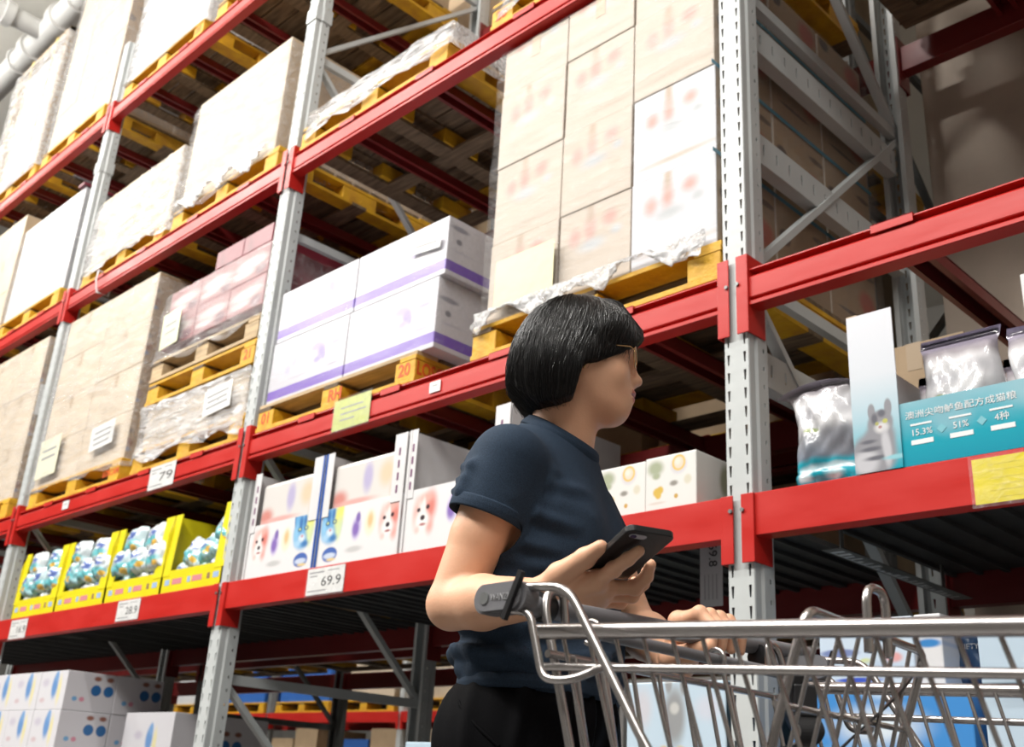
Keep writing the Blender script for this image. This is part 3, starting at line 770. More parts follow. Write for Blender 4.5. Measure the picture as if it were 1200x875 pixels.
# --- white boxes with plates and hearts
ring = (.86, .55, .12); peach = (.90, .70, .58); gold = (.72, .48, .08); green = (.40, .44, .30)
def plate(cx, cz, r): return [(cx,cz-.006,r*1.25,r*1.2,(.70,.68,.72),.25), (cx,cz,r,r*1.02,ring,.10), (cx,cz,r*.72,r*.76,peach,.25), (cx-.004,cz+.004,r*.4,r*.4,(.93,.80,.70),.6)]
hart = lambda q: art_mat(f'heart_box_{q}', (.82, .81, .78), plate(.03,.135,.024)+[(-.055,.13,.028,.022,green,.5), (-.052,.105,.014,.01,green,.5), (-.05,.055,.014,.013,gold,.3), (-.038,.06,.012,.012,gold,.3), (-.045,.046,.011,.012,gold,.3), (.012,.075,.014,.008,(.3,.28,.25),.5), (.02,.035,.007,.007,(.6,.38,.08),.3), (.062,.08,.013,.014,(.72,.68,.55),.4), (-.05,.022,.03,.004,(.72,.66,.6),.5)], 'xz', .35)
hside = art_mat('heart_box_side', (.76, .76, .73), [(-.0,.10,.03,.05,(.30,.32,.22),.4), (.0,.03,.05,.018,(.36,.36,.20),.5)], 'yz', .35)
for i, (a, b_, y) in enumerate(((-.73,-.54,.03), (-.535,-.345,.02), (-.335,-.150,.008))):
    carton(a, b_, y, y+.30, ZL, ZL+.165, [hart(i), hside, M['white_card']], ['white plate box hidden mostly behind the woman', 'white plate box just right of the woman', 'white box with orange ringed plate and gold heart beside the big upright'][i], 'white boxes with plates and hearts', False, 'gift_box', 'box', [0,1,0,1,2,2])
# blue and white board behind the woman's shoulder
t = thing('display_box', 'blue and white display box showing above the shoulder of the woman', 'display box', (-1.345, .36, ZL), 0)
MB().box((.025, 0, 0), (.075, .01, .66)).build('white_flange', M['white_card'], t); MB().box((.076, 0, 0), (.165, .12, .65)).build('blue_body', plain('blue_card', (.02, .10, .40), .4), t, bevel=.003)

# --- yellow trays with wipes packs
ycard = plain('yellow_tray_card', (.86, .74, .015), .35, var=.05, vscale=6)
def pillow_mb(w, h, d, seed=0, pinch=.0, nu=16, nv=18, crump=.06):
    rs = np.random.RandomState(seed); f = rs.rand(6)*14+6; p = rs.rand(6)*6.28
    def side(s):
        P = []
        for j in range(nv+1):
            v = j/nv; row = []
            for i in range(nu+1):
                u = -1+2*i/nu
                prof = (max(0, 1-abs(u)**3.5))**.55*(max(0, 1-abs(2*v-1)**4.5))**.6
                nz = math.sin(u*f[0]*.5+p[0])*math.sin(v*f[1]+p[1])+.5*math.sin(u*f[2]+v*f[3]+p[2])
                y = s*(d/2)*prof*(1+crump*2*nz)
                wv = 1-pinch*abs(math.sin(PI*min(1, max(0, (v-.15)/.7))))*.0
                row.append((u*w/2*wv+.004*math.sin(v*f[4]), y, v*h+.006*math.sin(u*f[5]+p[3])))
            P.append(row)
        return P
    mb = MB(); A = side(-1); B = side(1)
    mb.grid(A); mb.grid([r[::-1] for r in B])
    return mb
packm = []
for q in range(4):
    rs = np.random.RandomState(q+60)
    sp = [(.0,.05,.09,.024,(.16,.52,.57),.4), (-.02,.09,.05,.022,(.15,.22,.55),.3), (.03,.035,.035,.014,(.90,.55,.10),.3), (.03,.115,.06,.010,(.86,.90,.92),.4), (-.05,.02,.03,.015,(.20,.55,.58),.4), (-.03,.09,.03,.008,(.85,.9,.95),.3)]
    sp = [(a+rs.uniform(-.02,.02), b_+rs.uniform(-.015,.015), c, d, e, f) for a, b_, c, d, e, f in sp]
    packm.append(art_mat(f'wipes_pack_print_{q}', [(.76,.84,.87), (.62,.78,.82), (.80,.86,.88), (.42,.68,.72)][q], sp, 'xz', .18, .4))
pmesh = [pillow_mb(.20, .14, .085, q).mesh('wipes_pack', [packm[q]]) for q in range(4)]
pink_p = plain('pink_print', (.70, .25, .28), .5); blue_p = plain('pale_blue_print', (.35, .50, .75), .5); brn_p = plain('brown_print', (.30, .16, .10), .5)
def wipes_tray(x0, w, k):
    lab = ['farthest left yellow tray of wipes', 'second yellow tray of wipes from left', 'third yellow tray of wipes from left', 'rightmost yellow tray of wipes'][k]
    t = thing('display_tray', lab, 'display tray', (x0, .0, ZL), 0, 'yellow trays of wipes')
    D, H, th = .50, .385, .006
    MB().box((0, 0, 0), (w, th, .105)).build('front_lip', ycard, t)
    for s in (0, 1):
        x = 0 if s == 0 else w-th
        mb = MB()
        mb.add([(x,0,0), (x,D,0), (x,D,H), (x,.02,H), (x,0,.30), (x+th,0,0), (x+th,D,0), (x+th,D,H), (x+th,.02,H), (x+th,0,.30)],
               [(0,1,2,3,4), (9,8,7,6,5), (0,5,6,1), (1,6,7,2), (2,7,8,3), (3,8,9,4), (4,9,5,0)])
        mb.build('side_wall', ycard, t)
        xa, xb = (x, x+.065) if s == 0 else (x+th-.085, x+th)
        MB().add([(xa,-.002,.08), (xb,-.002,.08), (xb,.018,H+.005), (xa,.018,H+.005), (xa,.004,.08), (xb,.004,.08), (xb,.024,H+.005), (xa,.024,H+.005)],
                 [(0,1,2,3), (7,6,5,4), (0,3,7,4), (1,5,6,2), (3,2,6,7), (0,4,5,1)]).build('corner_flange', ycard, t)
    MB().box((th, D-th, 0), (w-th, D, H)).build('back_wall', ycard, t); MB().box((th, th, 0), (w-th, D-th, .004)).build('base', ycard, t)
    mb = MB()
    for (cx, wd, mi) in ((.06,.045,1), (.16,.09,0), (.28,.03,1), (.36,.09,0), (.47,.025,2), (.54,.05,1)):
        mb.box((cx*w/.6-wd/2, -.0008, .035), (cx*w/.6+wd/2, 0, .062), mi)
    mb.box((.02*w, -.0004, .040), (.97*w, 0, .057), 3); mb.build('printed_band', [pink_p, blue_p, brn_p, ycard], t)
    rs = np.random.RandomState(90+k)
    def put(px, py, pz, rx, ry, rz, where):
        o = bpy.data.objects.new('wipes_pack', pmesh[rs.randint(4)]); COL.objects.link(o)
        o.location = (x0+px*w/.6, py, ZL+pz); o.rotation_euler = (rx, ry, rz)
        tag(o, f'teal wipes pack, {where}, in {["leftmost","second","third","rightmost"][k]} yellow tray', 'wipes pack', 'wipes packs')
    if k < 3:
        for li, (z, nm) in enumerate(((.008, 'bottom layer'), (.125, 'middle layer'), (.235, 'top layer'))):
            for r, y in enumerate((.062, .22, .38)):
                for c in range(2 if li == 2 else 3):
                    put((.17+.26*c if li == 2 else .115+.185*c)+rs.uniform(-.01,.01), y+(-.008, -.036, -.030)[li]*(r == 0), z+rs.uniform(0,.012), -.10+rs.uniform(-.08,.08), rs.uniform(-.14,.14), rs.uniform(-.2,.2), f'{nm}, {["front","middle","back"][r]} row, {ORD[c]} from left')
    else:
        for c, (px, py, pz, rx, ry) in enumerate(((.13,.055,.012,-.1,.1), (.31,.055,.012,-.1,-.1), (.48,.055,.012,-.1,.1), (.22,.035,.115,-.3,.35), (.40,.035,.13,-.3,-.3), (.50,.04,.20,-.2,.4), (.36,.17,.17,-.4,.2), (.50,.20,.26,-.2,-.2), (.50,.36,.02,-.2,.1), (.50,.36,.16,-.3,.2))):
            put(px, py, pz, rx, ry, 0, f'{ORD[c]} of the loose pile')
for k, (x0, w) in enumerate(((-5.11, .60), (-4.50, .60), (-3.885, .59), (-3.285, .56))): wipes_tray(x0, w, k)

# --- price tags on the beams
def price_tag(x, z, w, h, label, big, paper=None, sleeve=True, small=(), y=-.008):
    t = thing('price_tag', label, 'price tag', (x, y, z), 0, 'price tags on the beams')
    if sleeve:
        o = MB().box((-w/2-.008,-.004,-h/2-.008), (w/2+.008,-.0036,h/2+.008)).build('clear_sleeve', M['sleeve'], t)
    MB().box((-w/2,-.003,-h/2), (w/2,-.0015,h/2)).build('paper', paper or M['paper'], t)
    mb = MB()
    for (lx, lz, lw, lh) in small: mb.box((lx*w-lw*w/2, -.0034, lz*h-lh*h/2), (lx*w+lw*w/2, -.003, lz*h+lh*h/2))
    if small: mb.build('printed_lines', M['ink_grey'], t)
    if big: text('printed_price', big, h*.52, M['ink'], t, (w*.16, -.0033, -.05*h), (PI/2,0,0), .0003, width=w*.52)
    return t
sm = [(-.25,.34,.40,.06), (-.2,-.36,.5,.05), (-.33,.2,.2,.05), (.2,.36,.3,.04)]
price_tag(-1.908, 1.594, .245, .105, 'white price tag reading 69.9 below the blue edged pet pad boxes', '69.9', small=sm)
price_tag(-3.567, 1.597, .235, .100, 'white price tag below the third yellow tray', '28.9', small=sm)
price_tag(-4.93, 1.585, .235, .108, 'white price tag below the first yellow tray, leftmost on the lowest beam', '16.9', small=sm)
price_tag(-3.47, 2.275, .265, .125, 'white tag on the second level beam under the mixed tower', '79', small=sm)
price_tag(-1.868, 2.291, .25, .135, 'lime paper tag on the second level beam under the pallet stencilled RH', None, M['paper_yellow'], small=[(.0,.2,.6,.05), (.05,.0,.7,.05), (-.1,-.2,.4,.05)])
price_tag(-1.342, 2.282, .062, .044, 'tiny white sticker on the second level beam left of the woman', None, M['paper'], False, [(0,.1,.5,.12)])
price_tag(-4.63, 2.285, .085, .05, 'tiny white sticker on the second level beam over the yellow trays', None, M['paper'], False, [(0,.1,.5,.12)])
yl = [(-.20,.36,.40,.05), (.16,.36,.2,.05), (-.1,.22,.6,.035), (-.2,.05,.4,.035), (.2,.05,.2,.035), (-.12,-.10,.5,.035), (-.25,-.22,.3,.035), (-.05,-.38,.7,.03)]
t = price_tag(.825, 1.588, .36, .108, 'bright yellow price card in a clear sleeve under the teal pet food display', None, M['tag_yellow'], True, [])
mb = MB()
for (lx, lz, lw, lh) in yl: mb.box((lx*.36-lw*.18, -.0034, lz*.108-lh*.054), (lx*.36+lw*.18, -.003, lz*.108+lh*.054))
mb.build('printed_lines', plain('olive_print', (.80, .66, .01), .5), t)
# hanging tag under the shelf, turned on its side
t = thing('hanging_price_tag', 'grey price tag hanging sideways under the shelf left of the big upright, reading 69.8', 'price tag', (-.235, .20, 1.50), 0)
MB().box((-.040,-.001,-.10), (.040,.001,.100)).build('card', plain('grey_card', (.50,.50,.52), .4), t)
text('printed_price', '69.8', .042, M['ink'], t, (.006,-.0018,.052), (PI/2, PI/2, 0), .0003)
mb = MB()
for k in range(4): mb.box((-.025+.014*k, -.0017, -.08), (-.021+.014*k, -.001, -.005))
mb.build('printed_lines', M['ink_grey'], t)
MB().tube([(0, 0, .100), (0, .0, .115)], .0015, 6).build('hook', M['galv'], t)
# zip tie round the third level beam
tag(MB().tube([(-.012,-.03,.02), (-.008,-.035,-.05), (.0,-.02,-.135), (.005,.06,-.14), (.0,.06,.01), (-.012,-.03,.02)], .006, 8).build('cable_tie', M['white_card'], None, (-4.86, 0, LV[2])), 'white cable tie looped round the third level beam', 'cable tie')

# --- bay right of the upright: pet food display on the lowest level
teal, sky_ = (.0, .33, .44), (.62, .74, .84)
t = thing('display_box', 'teal and pale blue pet food display box with sitting cat and chinese text', 'display box', (.352, -.005, ZL), 0)
grad = lambda n, base, spots, ax='xz', bands=(): art_mat(n, base, spots, ax, .3, .0, bands)
def vgrad(n, stops, spots=(), axis=2):
    """vertical printed gradient + spots"""
    m = art_mat(n, (1,1,1), list(spots) if spots else [(9,9,.1,.1,(1,1,1),.1)], 'xz', .3)
    nt = m.node_tree; N = nt.nodes; L = nt.links
    tc = [q for q in N if q.type == 'TEX_COORD'][0]; sp = [q for q in N if q.type == 'SEPXYZ'][0]
    rp = N.new('ShaderNodeValToRGB'); mr = N.new('ShaderNodeMapRange')
    mr.inputs['From Min'].default_value = stops[0][0]; mr.inputs['From Max'].default_value = stops[-1][0]
    L.new(sp.outputs[axis], mr.inputs[0]); L.new(mr.outputs[0], rp.inputs[0])
    el = rp.color_ramp.elements; span = stops[-1][0]-stops[0][0]
    for i, (p, c) in enumerate(stops):
        e = el[i] if i < 2 else el.new((p-stops[0][0])/span)
        e.position = (p-stops[0][0])/span; e.color = c4(tuple(q*.8 for q in c))
    mx = [q for q in N if q.type == 'MIX']
    first = [q for q in mx if not q.inputs['A'].is_linked and q.data_type == 'RGBA'][0]
    L.new(rp.outputs[0], first.inputs['A'])
    return m
fur, furd, furl = (.30, .30, .33), (.14, .14, .17), (.58, .58, .62)
kitty = [(.052,.045,.062,.060,fur,.20), (.072,.085,.040,.050,fur,.25), (.030,.028,.034,.032,furl,.4), (.075,.125,.034,.034,fur,.15), (.053,.158,.010,.022,fur,.2), (.098,.162,.010,.024,fur,.2), (.078,.112,.018,.014,(.72,.71,.72),.5), (.060,.138,.008,.014,furd,.5), (.080,.150,.010,.010,furd,.5),
         (.088,.128,.007,.006,(.55,.55,.15),.3), (.066,.124,.005,.005,(.45,.45,.15),.3), (.074,.114,.005,.004,(.45,.25,.25),.3), (.045,.060,.030,.006,furd,.6), (.040,.080,.020,.005,furd,.6), (.060,.035,.030,.006,furd,.6), (.085,.075,.010,.030,furl,.6), (.090,.045,.010,.035,furl,.5), (.115,.030,.035,.006,(.30,.62,.70),.5)]
flm = vgrad('display_flange_print', [(0, teal), (.05, (.12,.48,.58)), (.14, (.45,.64,.73)), (.26, (.72,.76,.82)), (.44, (.78,.79,.85))], kitty)
MB().box((0, -.004, 0), (.126, .0, .435)).build('tall_flange', flm, t)
frm = vgrad('display_front_print', [(0, (.0,.30,.42)), (.06, (.0,.36,.47)), (.12, (.12,.44,.54)), (.21, (.42,.62,.70))], [(.25,.12,.05,.05,(.22,.48,.57),.5), (.48,.15,.10,.05,(.30,.54,.62),.5)])
MB().box((.122, .0005, 0), (.80, .006, .165)).build('front_panel', frm, t)
MB().box((0, .006, 0), (.005, .42, .36)).build('side_wall', M['white_card'], t); MB().box((0, -.004, .435), (.03, .0, .438)).build('brown_edge', M['card'], t)
MB().box((.005, .414, 0), (.80, .42, .36)).build('back_wall', M['white_card'], t); MB().box((.005, .006, 0), (.80, .414, .004)).build('base', M['white_card'], t)
wi = plain('white_ink', (.85, .87, .88), .4)
text('chinese_heading', '澳洲尖吻鲈鱼配方成猫粮', .022, wi, t, (.275, -.0004, .128), (PI/2,0,0), .0003, width=.27)
for (x, big_) in ((.178, '15.3%'), (.275, '51%'), (.372, '4种')):
    text('printed_figure', big_, .023, wi, t, (x, -.0004, .082), (PI/2,0,0), .0003)
    MB().box((x-.028,-.0004,.052), (x+.028,.0004,.064)).build('printed_bar', wi, t); MB().box((x-.027,-.0004,.101), (x+.027,.0004,.106)).build('printed_line', wi, t)
for x in (.228, .325): MB().obox((x,.0,.082), (.006,0,.006), (0,.0005,0), (-.006,0,.006)).build('printed_diamond', plain('pale_teal_ink', (.20,.52,.60), .4), t)

def food_bag(name, label, loc, w, h, d, seed, rotz=0., tilt=0., fold=False, group='pet food bags'):
    rs = np.random.RandomState(seed); nu, nv = 26, 30; p = rs.rand(8)*6.28
    def side(s):
        P = []
        for j in range(nv+1):
            v = j/nv; row = []
            for i in range(nu+1):
                u = -1+2*i/nu
                belly = (math.sin(PI*min(1, v*1.08+.02)))**.45 if v < .93 else (math.sin(PI*min(1, .93*1.08+.02)))**.45*(1-v)/.07
                if v < .12: belly = .75+.25*v/.12
                prof = max(0, 1-abs(u)**4)**.5*max(.0, belly)
                cr = .10*math.sin(u*4+p[0]+v*5)*math.sin(v*9+p[1])+.06*math.sin(u*11+v*13+p[2])+.05*abs(math.sin(u*6-v*17+p[3]))
                y = s*(d/2)*prof*(1+cr*1.5)
                wid = 1-.05*math.sin(PI*v)+(.05 if v > .9 else 0)
                x = u*w/2*wid+.006*math.sin(v*11+p[4])
                z = v*h
                if fold and v > .70:            # the top slumps forward
                    a = (v-.70)/.30; y -= .06*a*a*d/.13; z -= .035*a*a*(1+.8*u*u)
                    x += -.03*a*(1-u)*.5
                row.append((x, y, z))
            P.append(row)
        return P
    mat = vgrad(name+'_print', [(0, (.0,.36,.48)), (h*.20, (.02,.42,.54)), (h*.24, (.22,.26,.33)), (h*.42, (.42,.43,.46)), (h*.52, (.78,.78,.80)), (h*.74, (.80,.80,.82)), (h*.82, (.42,.39,.42)), (h, (.30,.26,.40))],
                [(-.05,h*.14,.03,.012,(.55,.72,.78),.5), (.03,h*.15,.05,.01,(.6,.75,.8),.5), (-.06,h*.07,.02,.012,(.6,.75,.8),.5), (.03,h*.07,.025,.012,(.5,.7,.75),.5), (.05,h*.34,.05,.035,(.28,.29,.33),.6), (-.05,h*.60,.05,.02,(.58,.58,.62),.7), (.06,h*.66,.04,.03,(.60,.60,.63),.7), (-.03,h*.46,.02,.006,(.35,.42,.2),.5)])
    mat.node_tree.nodes['Principled BSDF'].inputs['Roughness'].default_value = .16
    mat.node_tree.nodes['Principled BSDF'].inputs['Coat Weight'].default_value = .5
    mb = MB(); mb.grid(side(-1)); mb.grid([r[::-1] for r in side(1)])
    o = mb.build(name, mat, None, loc, (tilt, 0, rotz)); tag(o, label, 'pet food bag', group)
    return o
food_bag('pet_food_bag', 'slumped teal and silver pet food bag standing left of the display box', (.252, .085, ZL), .215, .325, .15, 5, 0., 0., True)
food_bag('pet_food_bag', 'silver pet food bag inside the display box beside the tall flange', (.595, .11, ZL+.012), .20, .365, .13, 8, .0, -.06)
food_bag('pet_food_bag', 'greyish pet food bag inside the display box at the right photo edge', (.83, .10, ZL+.012), .22, .335, .13, 11, .05, -.04)
for i in range(3): food_bag('pet_food_bag', f'pet food bag in the back row of the display box, {ORD[i]} from left', (.51+.235*i, .30, ZL+.008), .21, .34, .13, 14+i, .0, .0)
t = thing('display_box', 'second pet food display box whose white flange shows at the right photo edge', 'display box', (1.165-.36, -.004, ZL+.0), 0)
MB().box((0, -.004, .205), (.30, .0, .425)).build('tall_flange', M['white_card'], t); MB().box((.352, 0, 0), (1.0, .006, .2)).build('front_panel', frm, t); MB().box((.352, .006, 0), (.357, .42, .36)).build('side_wall', M['white_card'], t)
carton(.12, .44, .56, 1.12, ZL, ZL+.58, M['card'], 'dull carton standing behind the pet food bags', None)
# strip light style label strip under the shelf
t = thing('label_strip', 'clear label strip with dark print fixed under the lowest shelf right of the upright', 'label strip', (.15, .22, 1.533), 0)
MB().box((-.03, 0, -.002), (.03, .85, 0)).build('strip', M['galv'], t)
for y in (.10, .76): MB().box((-.03, y, 0), (-.026, y+.02, .100)).build('hanger', M['galv'], t)
mb = MB(); rs = np.random.RandomState(4); mb.box((-.022, .03, -.0024), (-.018, .82, -.002))
for k in range(22): y = .03+k*.036; mb.box((-.022, y, -.0028), (-.022+rs.uniform(.012,.04), y+rs.uniform(.008,.022), -.002))
mb.build('printed_lines', M['paper'], t)

# --- floor level
pallet(-5.55, 1.42, .0, 'pallet on the floor under the white printed boxes at lower left', 'wood_pale', h=.13, group='pallets on the floor')
wb = art_mat('white_box_front', (.80, .79, .83), [(.03,.12,.035,.06,(.16,.34,.68),.4), (.04,.17,.02,.03,(.22,.42,.74),.4), (.09,.10,.02,.07,(.88,.80,.45),.5), (-.09,.14,.04,.02,(.66,.62,.72),.6), (-.10,.05,.03,.012,(.70,.55,.58),.6)], 'xz', .35)
ws = art_mat('white_box_side', (.74, .72, .76), [(.03,.11,.028,.028,(.03,.16,.42),.12), (.10,.11,.028,.028,(.03,.16,.42),.12), (.03,.17,.02,.012,(.32,.12,.08),.4), (.10,.17,.02,.012,(.32,.12,.08),.4), (-.08,.06,.014,.012,(.2,.45,.75),.3), (-.04,.06,.014,.012,(.75,.3,.4),.3)], 'yz', .35)
stack(-5.50, -4.15, 4, .131, 1.33, 6, [wb, ws, M['white_card']], 'blue patterned white box', 'floor pile at lower left', depth=.56, ny=2, y0=.0, faces=[0,1,0,1,2,2], tape=False)
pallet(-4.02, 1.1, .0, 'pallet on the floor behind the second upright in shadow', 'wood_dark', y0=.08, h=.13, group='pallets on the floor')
stack(-4.02, -3.50, 1, .131, 1.14, 4, [wb, ws, M['white_card']], 'shaded white box', 'right of the white box pile', depth=.55, ny=1, y0=.30, faces=[0,1,0,1,2,2], tape=False)
pb = plain('pale_blue_carton', (.55, .70, .82), .35, var=.06, vscale=5)
stack(-1.37, -.75, 2, .0, 1.0, 3, [pb], 'pale blue carton', 'on the floor behind the woman', depth=.5, ny=1, y0=.02, tape=False)
cf = art_mat('cat_box_front', (.58, .72, .84), [(.0,.20,.035,.075,(.34,.35,.36),.4), (-.02,.29,.012,.03,(.34,.35,.36),.3), (.03,.285,.012,.03,(.34,.35,.36),.3), (.0,.22,.015,.015,(.62,.62,.6),.4), (-.035,.10,.022,.022,(.80,.55,.18),.25), (.02,.10,.022,.022,(.80,.55,.18),.25), (.11,.08,.03,.028,(.42,.42,.46),.1), (-.11,.22,.03,.05,(.66,.66,.72),.6), (.11,.22,.04,.03,(.66,.70,.80),.6)], 'xz', .3)
stack(-.40, -.065, 1, .0, 1.168, 4, [cf, plain('navy_side', (.03,.07,.10), .4), pb], 'pale blue cat litter box', 'left of the big upright', depth=.40, ny=1, y0=.015, faces=[0,1,0,1,2,2], tape=False)
# right bay floor goods
lf = art_mat('leaflet_front', (.62, .74, .88), [(-.07,.085,.05,.010,(.20,.26,.50),.3), (.0,.06,.018,.010,(.70,.76,.30),.4), (.07,.07,.022,.012,(.78,.40,.40),.4), (-.02,.02,.06,.006,(.05,.10,.55),.3), (.03,.045,.05,.02,(.52,.64,.80),.5)], 'xz', .3)
bsky = art_mat('blue_sky_box', (.06, .28, .68), [(.0,.20,.10,.04,(.75,.84,.92),.7), (-.06,.10,.08,.05,(.35,.58,.85),.7), (.05,.05,.10,.03,(.85,.88,.92),.7), (.02,.28,.05,.02,(.55,.72,.9),.6)], 'xz', .3)
wsd = art_mat('white_sack_side', (.78, .78, .80), [(.0,.1,.03,.01,(.05,.25,.6),.4)], 'xz', .3)
cat_or = art_mat('orange_cat_box', (.55, .68, .80), [(.10,.10,.035,.05,(.72,.36,.10),.4), (-.03,.11,.022,.024,(.68,.78,.86),.2), (-.04,.05,.03,.012,(.80,.85,.88),.4), (-.04,.02,.025,.008,(.80,.85,.88),.4)], 'xz', .3)
stack(.12, .58, 1, .0, 1.135, 4, [bsky], 'bright blue box', 'on the floor behind the cart', depth=.5, ny=1, y0=.02, tape=False)
stack(.60, 1.15, 1, .0, 1.135, 4, [cat_or], 'grey blue cat food box', 'on the floor at right edge', depth=.5, ny=1, y0=.02, tape=False)
carton(.205, .45, .03, .25, 1.137, 1.302, [lf, wsd, pb], 'pale blue leaflet box on top of the bright blue boxes', None, False, 'carton', 'carton', [0,1,0,1,2,2])
carton(.45, .515, .04, .22, 1.137, 1.305, [wsd], 'narrow white pack beside the pale blue leaflet box', None, False)
nv = plain('navy_bag', (.02, .05, .11), .25)
for i in range(2):
    o = pillow_mb(.10, .155, .07, 30+i).build('snack_pouch', nv, None, (.53+.065*i, .16, 1.137)); tag(o, ['navy snack pouch beside the narrow white pack', 'navy snack pouch right of its twin near the cat food box'][i], 'pouch', 'navy snack pouches')
    text('printed_name', 'VARIETY', .018, M['ink_grey'], o, (0, -.036, .10), (PI/2,0,0), .0004)
    MB().box((-.03,-.0365,.125), (.03,-.033,.138)).build('red_flash', M['red'], o)
carton(.612, .95, .0, .25, 1.137, 1.275, [cat_or], 'pale box with orange cat at the right photo edge', None, False)
# ------------------------------------------------------------------ shopping cart in the foreground
ct = thing('shopping_cart', 'zinc wire shopping cart with grey handle pushed by the woman in the foreground', 'shopping cart', (1.25, -1.39, 0), 0)
CO = Vector((1.25, -1.39, 0))
def cw(pts): return [Vector(p)-CO for p in pts]
def wire(name, pts, r, rad=.0, mat=None, seg=10, closed=False):
    p = cw(pts)
    if rad: p = fillet(p, rad)
    return MB().tube(p, r, seg, closed=closed).build(name, mat or M['chrome'], ct)
def rim(z0, z1, dx, r, name):
    s = (1.006-z0)*.27
    return wire(name, [(.83+s, -1.65, z0), (1.74+s, -1.60, z1), (1.80+s, -1.56, z1-.002), (1.80+s, -1.22, z1-.002), (1.74+s, -1.175, z1), (.83+s, -1.125, z0)], r, .04)
rim(1.006, .968, 0, .0080, 'basket_rim'); rim(.971, .934, 0, .0042, 'basket_rail'); rim(.84, .81, 0, .0035, 'basket_rail'); rim(.70, .68, 0, .0035, 'basket_rail')
def side_wire(k, near):
    x = .862+.0322*k; t = (x-.83)/.91; zt = lerp(1.006, .968, t)-.003
    y = lerp(-1.65, -1.60, t)+.006 if near else lerp(-1.125, -1.175, t)-.006
    yb = y+(.035 if near else -.035)
    return [(x, y, zt), (x+.085, lerp(y, yb, .7), zt-.315), (x+.105, yb, zt-.38)]
for k in range(28):
    for near in (True, False): wire('side_wire', side_wire(k, near), .0022, .02, seg=6)
for k in range(12):
    y = -1.56+.031*k
    wire('front_wire', [(1.80, y, .966), (1.90, y, .59)], .0022, seg=6)
for k in range(14):
    y = -1.60+.033*k
    wire('floor_wire', [(.93, y, .60), (1.90, y, .585)], .0022, seg=6)
for x in (.95, 1.25, 1.55, 1.85): wire('floor_rail', [(x, -1.61, .595), (x, -1.15, .595)], .0035)
# rear gate, hinged at the top, with the loops that hold it
for k in range(11):
    y = -1.60+.047*k
    wire('gate_wire', [(.842, y, .985), (.885, y, .78), (.915, y, .61)], .0026, .02, seg=8)
wire('gate_rail', [(.840, -1.64, .985), (.840, -1.135, .985)], .0042); wire('gate_rail', [(.885, -1.64, .80), (.885, -1.135, .80)], .0035)
for y, s in ((-1.62, 1), (-1.155, -1)):
    wire('gate_hinge', [(.925, y, .62), (.857, y, .897), (.8155, y, 1.032), (.812, y+s*.006, 1.054), (.812, y+s*.030, 1.058), (.815, y+s*.034, 1.015)], .0048, .010)
    wire('gate_stay', [(.838, y+s*.022, .975), (.862, y+s*.022, .88), (.93, y+s*.022, .60)], .0046)
    wire('handle_stay', [(.825, y-s*.060, 1.046), (.900, y-s*.060, 1.041), (.996, y-s*.058, .895), (1.22, y-s*.03, .60)], .0046, .022)
    wire('handle_bracket', [(.82, y-s*.062, 1.024), (.853, y-s*.062, 1.020), (.874, y-s*.062, .955), (.905, y-s*.060, .952), (.93, y-s*.03, .970)], .0042, .012)
    MB().tube(cw([(.794, y+.008*s, 1.040), (.794, y+.026*s, 1.041)]), .0165, 16).build('black_clip', M['black'], ct)
    # flat oblong end plate with a screw
    pl = MB(); n = 24; cx, cz, L_, R_ = .816, 1.0355, .022, .0155; out = []
    for i in range(n):
        a = 2*PI*i/n; out.append((cx+(L_ if math.cos(a) > 0 else -L_)+R_*math.cos(a), cz+R_*math.sin(a)))
    yo, yi = y-s*.072, y-s*.050
    for (sc, ya, yb) in ((1., yo+s*.003, yi), (.86, yo, yo+s*.0031)):
        q = [(cx+(x-cx)*sc, cz+(z-cz)*sc) for x, z in out]
        vs = [(x, ya, z) for x, z in q]+[(x, yb, z) for x, z in q]
        vs = [tuple(Vector(v)-CO) for v in vs]
        pl.add(vs, [(i, (i+1) % n, n+(i+1) % n, n+i) for i in range(n)]+[tuple(range(n))[::-1], tuple(range(n, 2*n))])
    ep = pl.build('end_plate', M['handle'], ct, weld=False)
    MB().tube(cw([(.797, yo+s*.001, 1.0355), (.797, yo-s*.0012, 1.0355)]), .0065, 14).build('screw', M['galv'], ep)
    MB().bar(*cw([(.829, yo-s*.002, 1.012), (.851, yo-s*.002, 1.058)]), .006, .006, (0,1,0)).build('clamp_strap', M['black'], ep)
    if s > 0: text('moulded_lettering', 'WANZL', .010, plain('moulded_grey', (.33,.33,.34), .4), ep, tuple(Vector((.820, yo-.0003, 1.035))-CO), (PI/2,0,0), .0006, width=.028)
wire('handle_tube', [(.797, -1.668, 1.037), (.780, -1.03, 1.063)], .0115, mat=M['handle'], seg=18)
wire('seat_tube', [(.85, -1.575, 1.013), (.85, -1.20, 1.013)], .0065, mat=M['handle'], seg=14)
for y in (-1.585, -1.36, -1.19): wire('seat_hook', [(.85+.012*math.cos(a), y, 1.013+.012*math.sin(a)) for a in np.linspace(-2.2, 3.2, 14)], .003, seg=8)
wire('seat_hook_stay', [(.86, -1.585, 1.0), (.905, -1.585, .82)], .003); wire('seat_hook_stay', [(.86, -1.36, 1.0), (.905, -1.36, .82)], .003); wire('seat_hook_stay', [(.86, -1.19, 1.0), (.905, -1.19, .82)], .003)
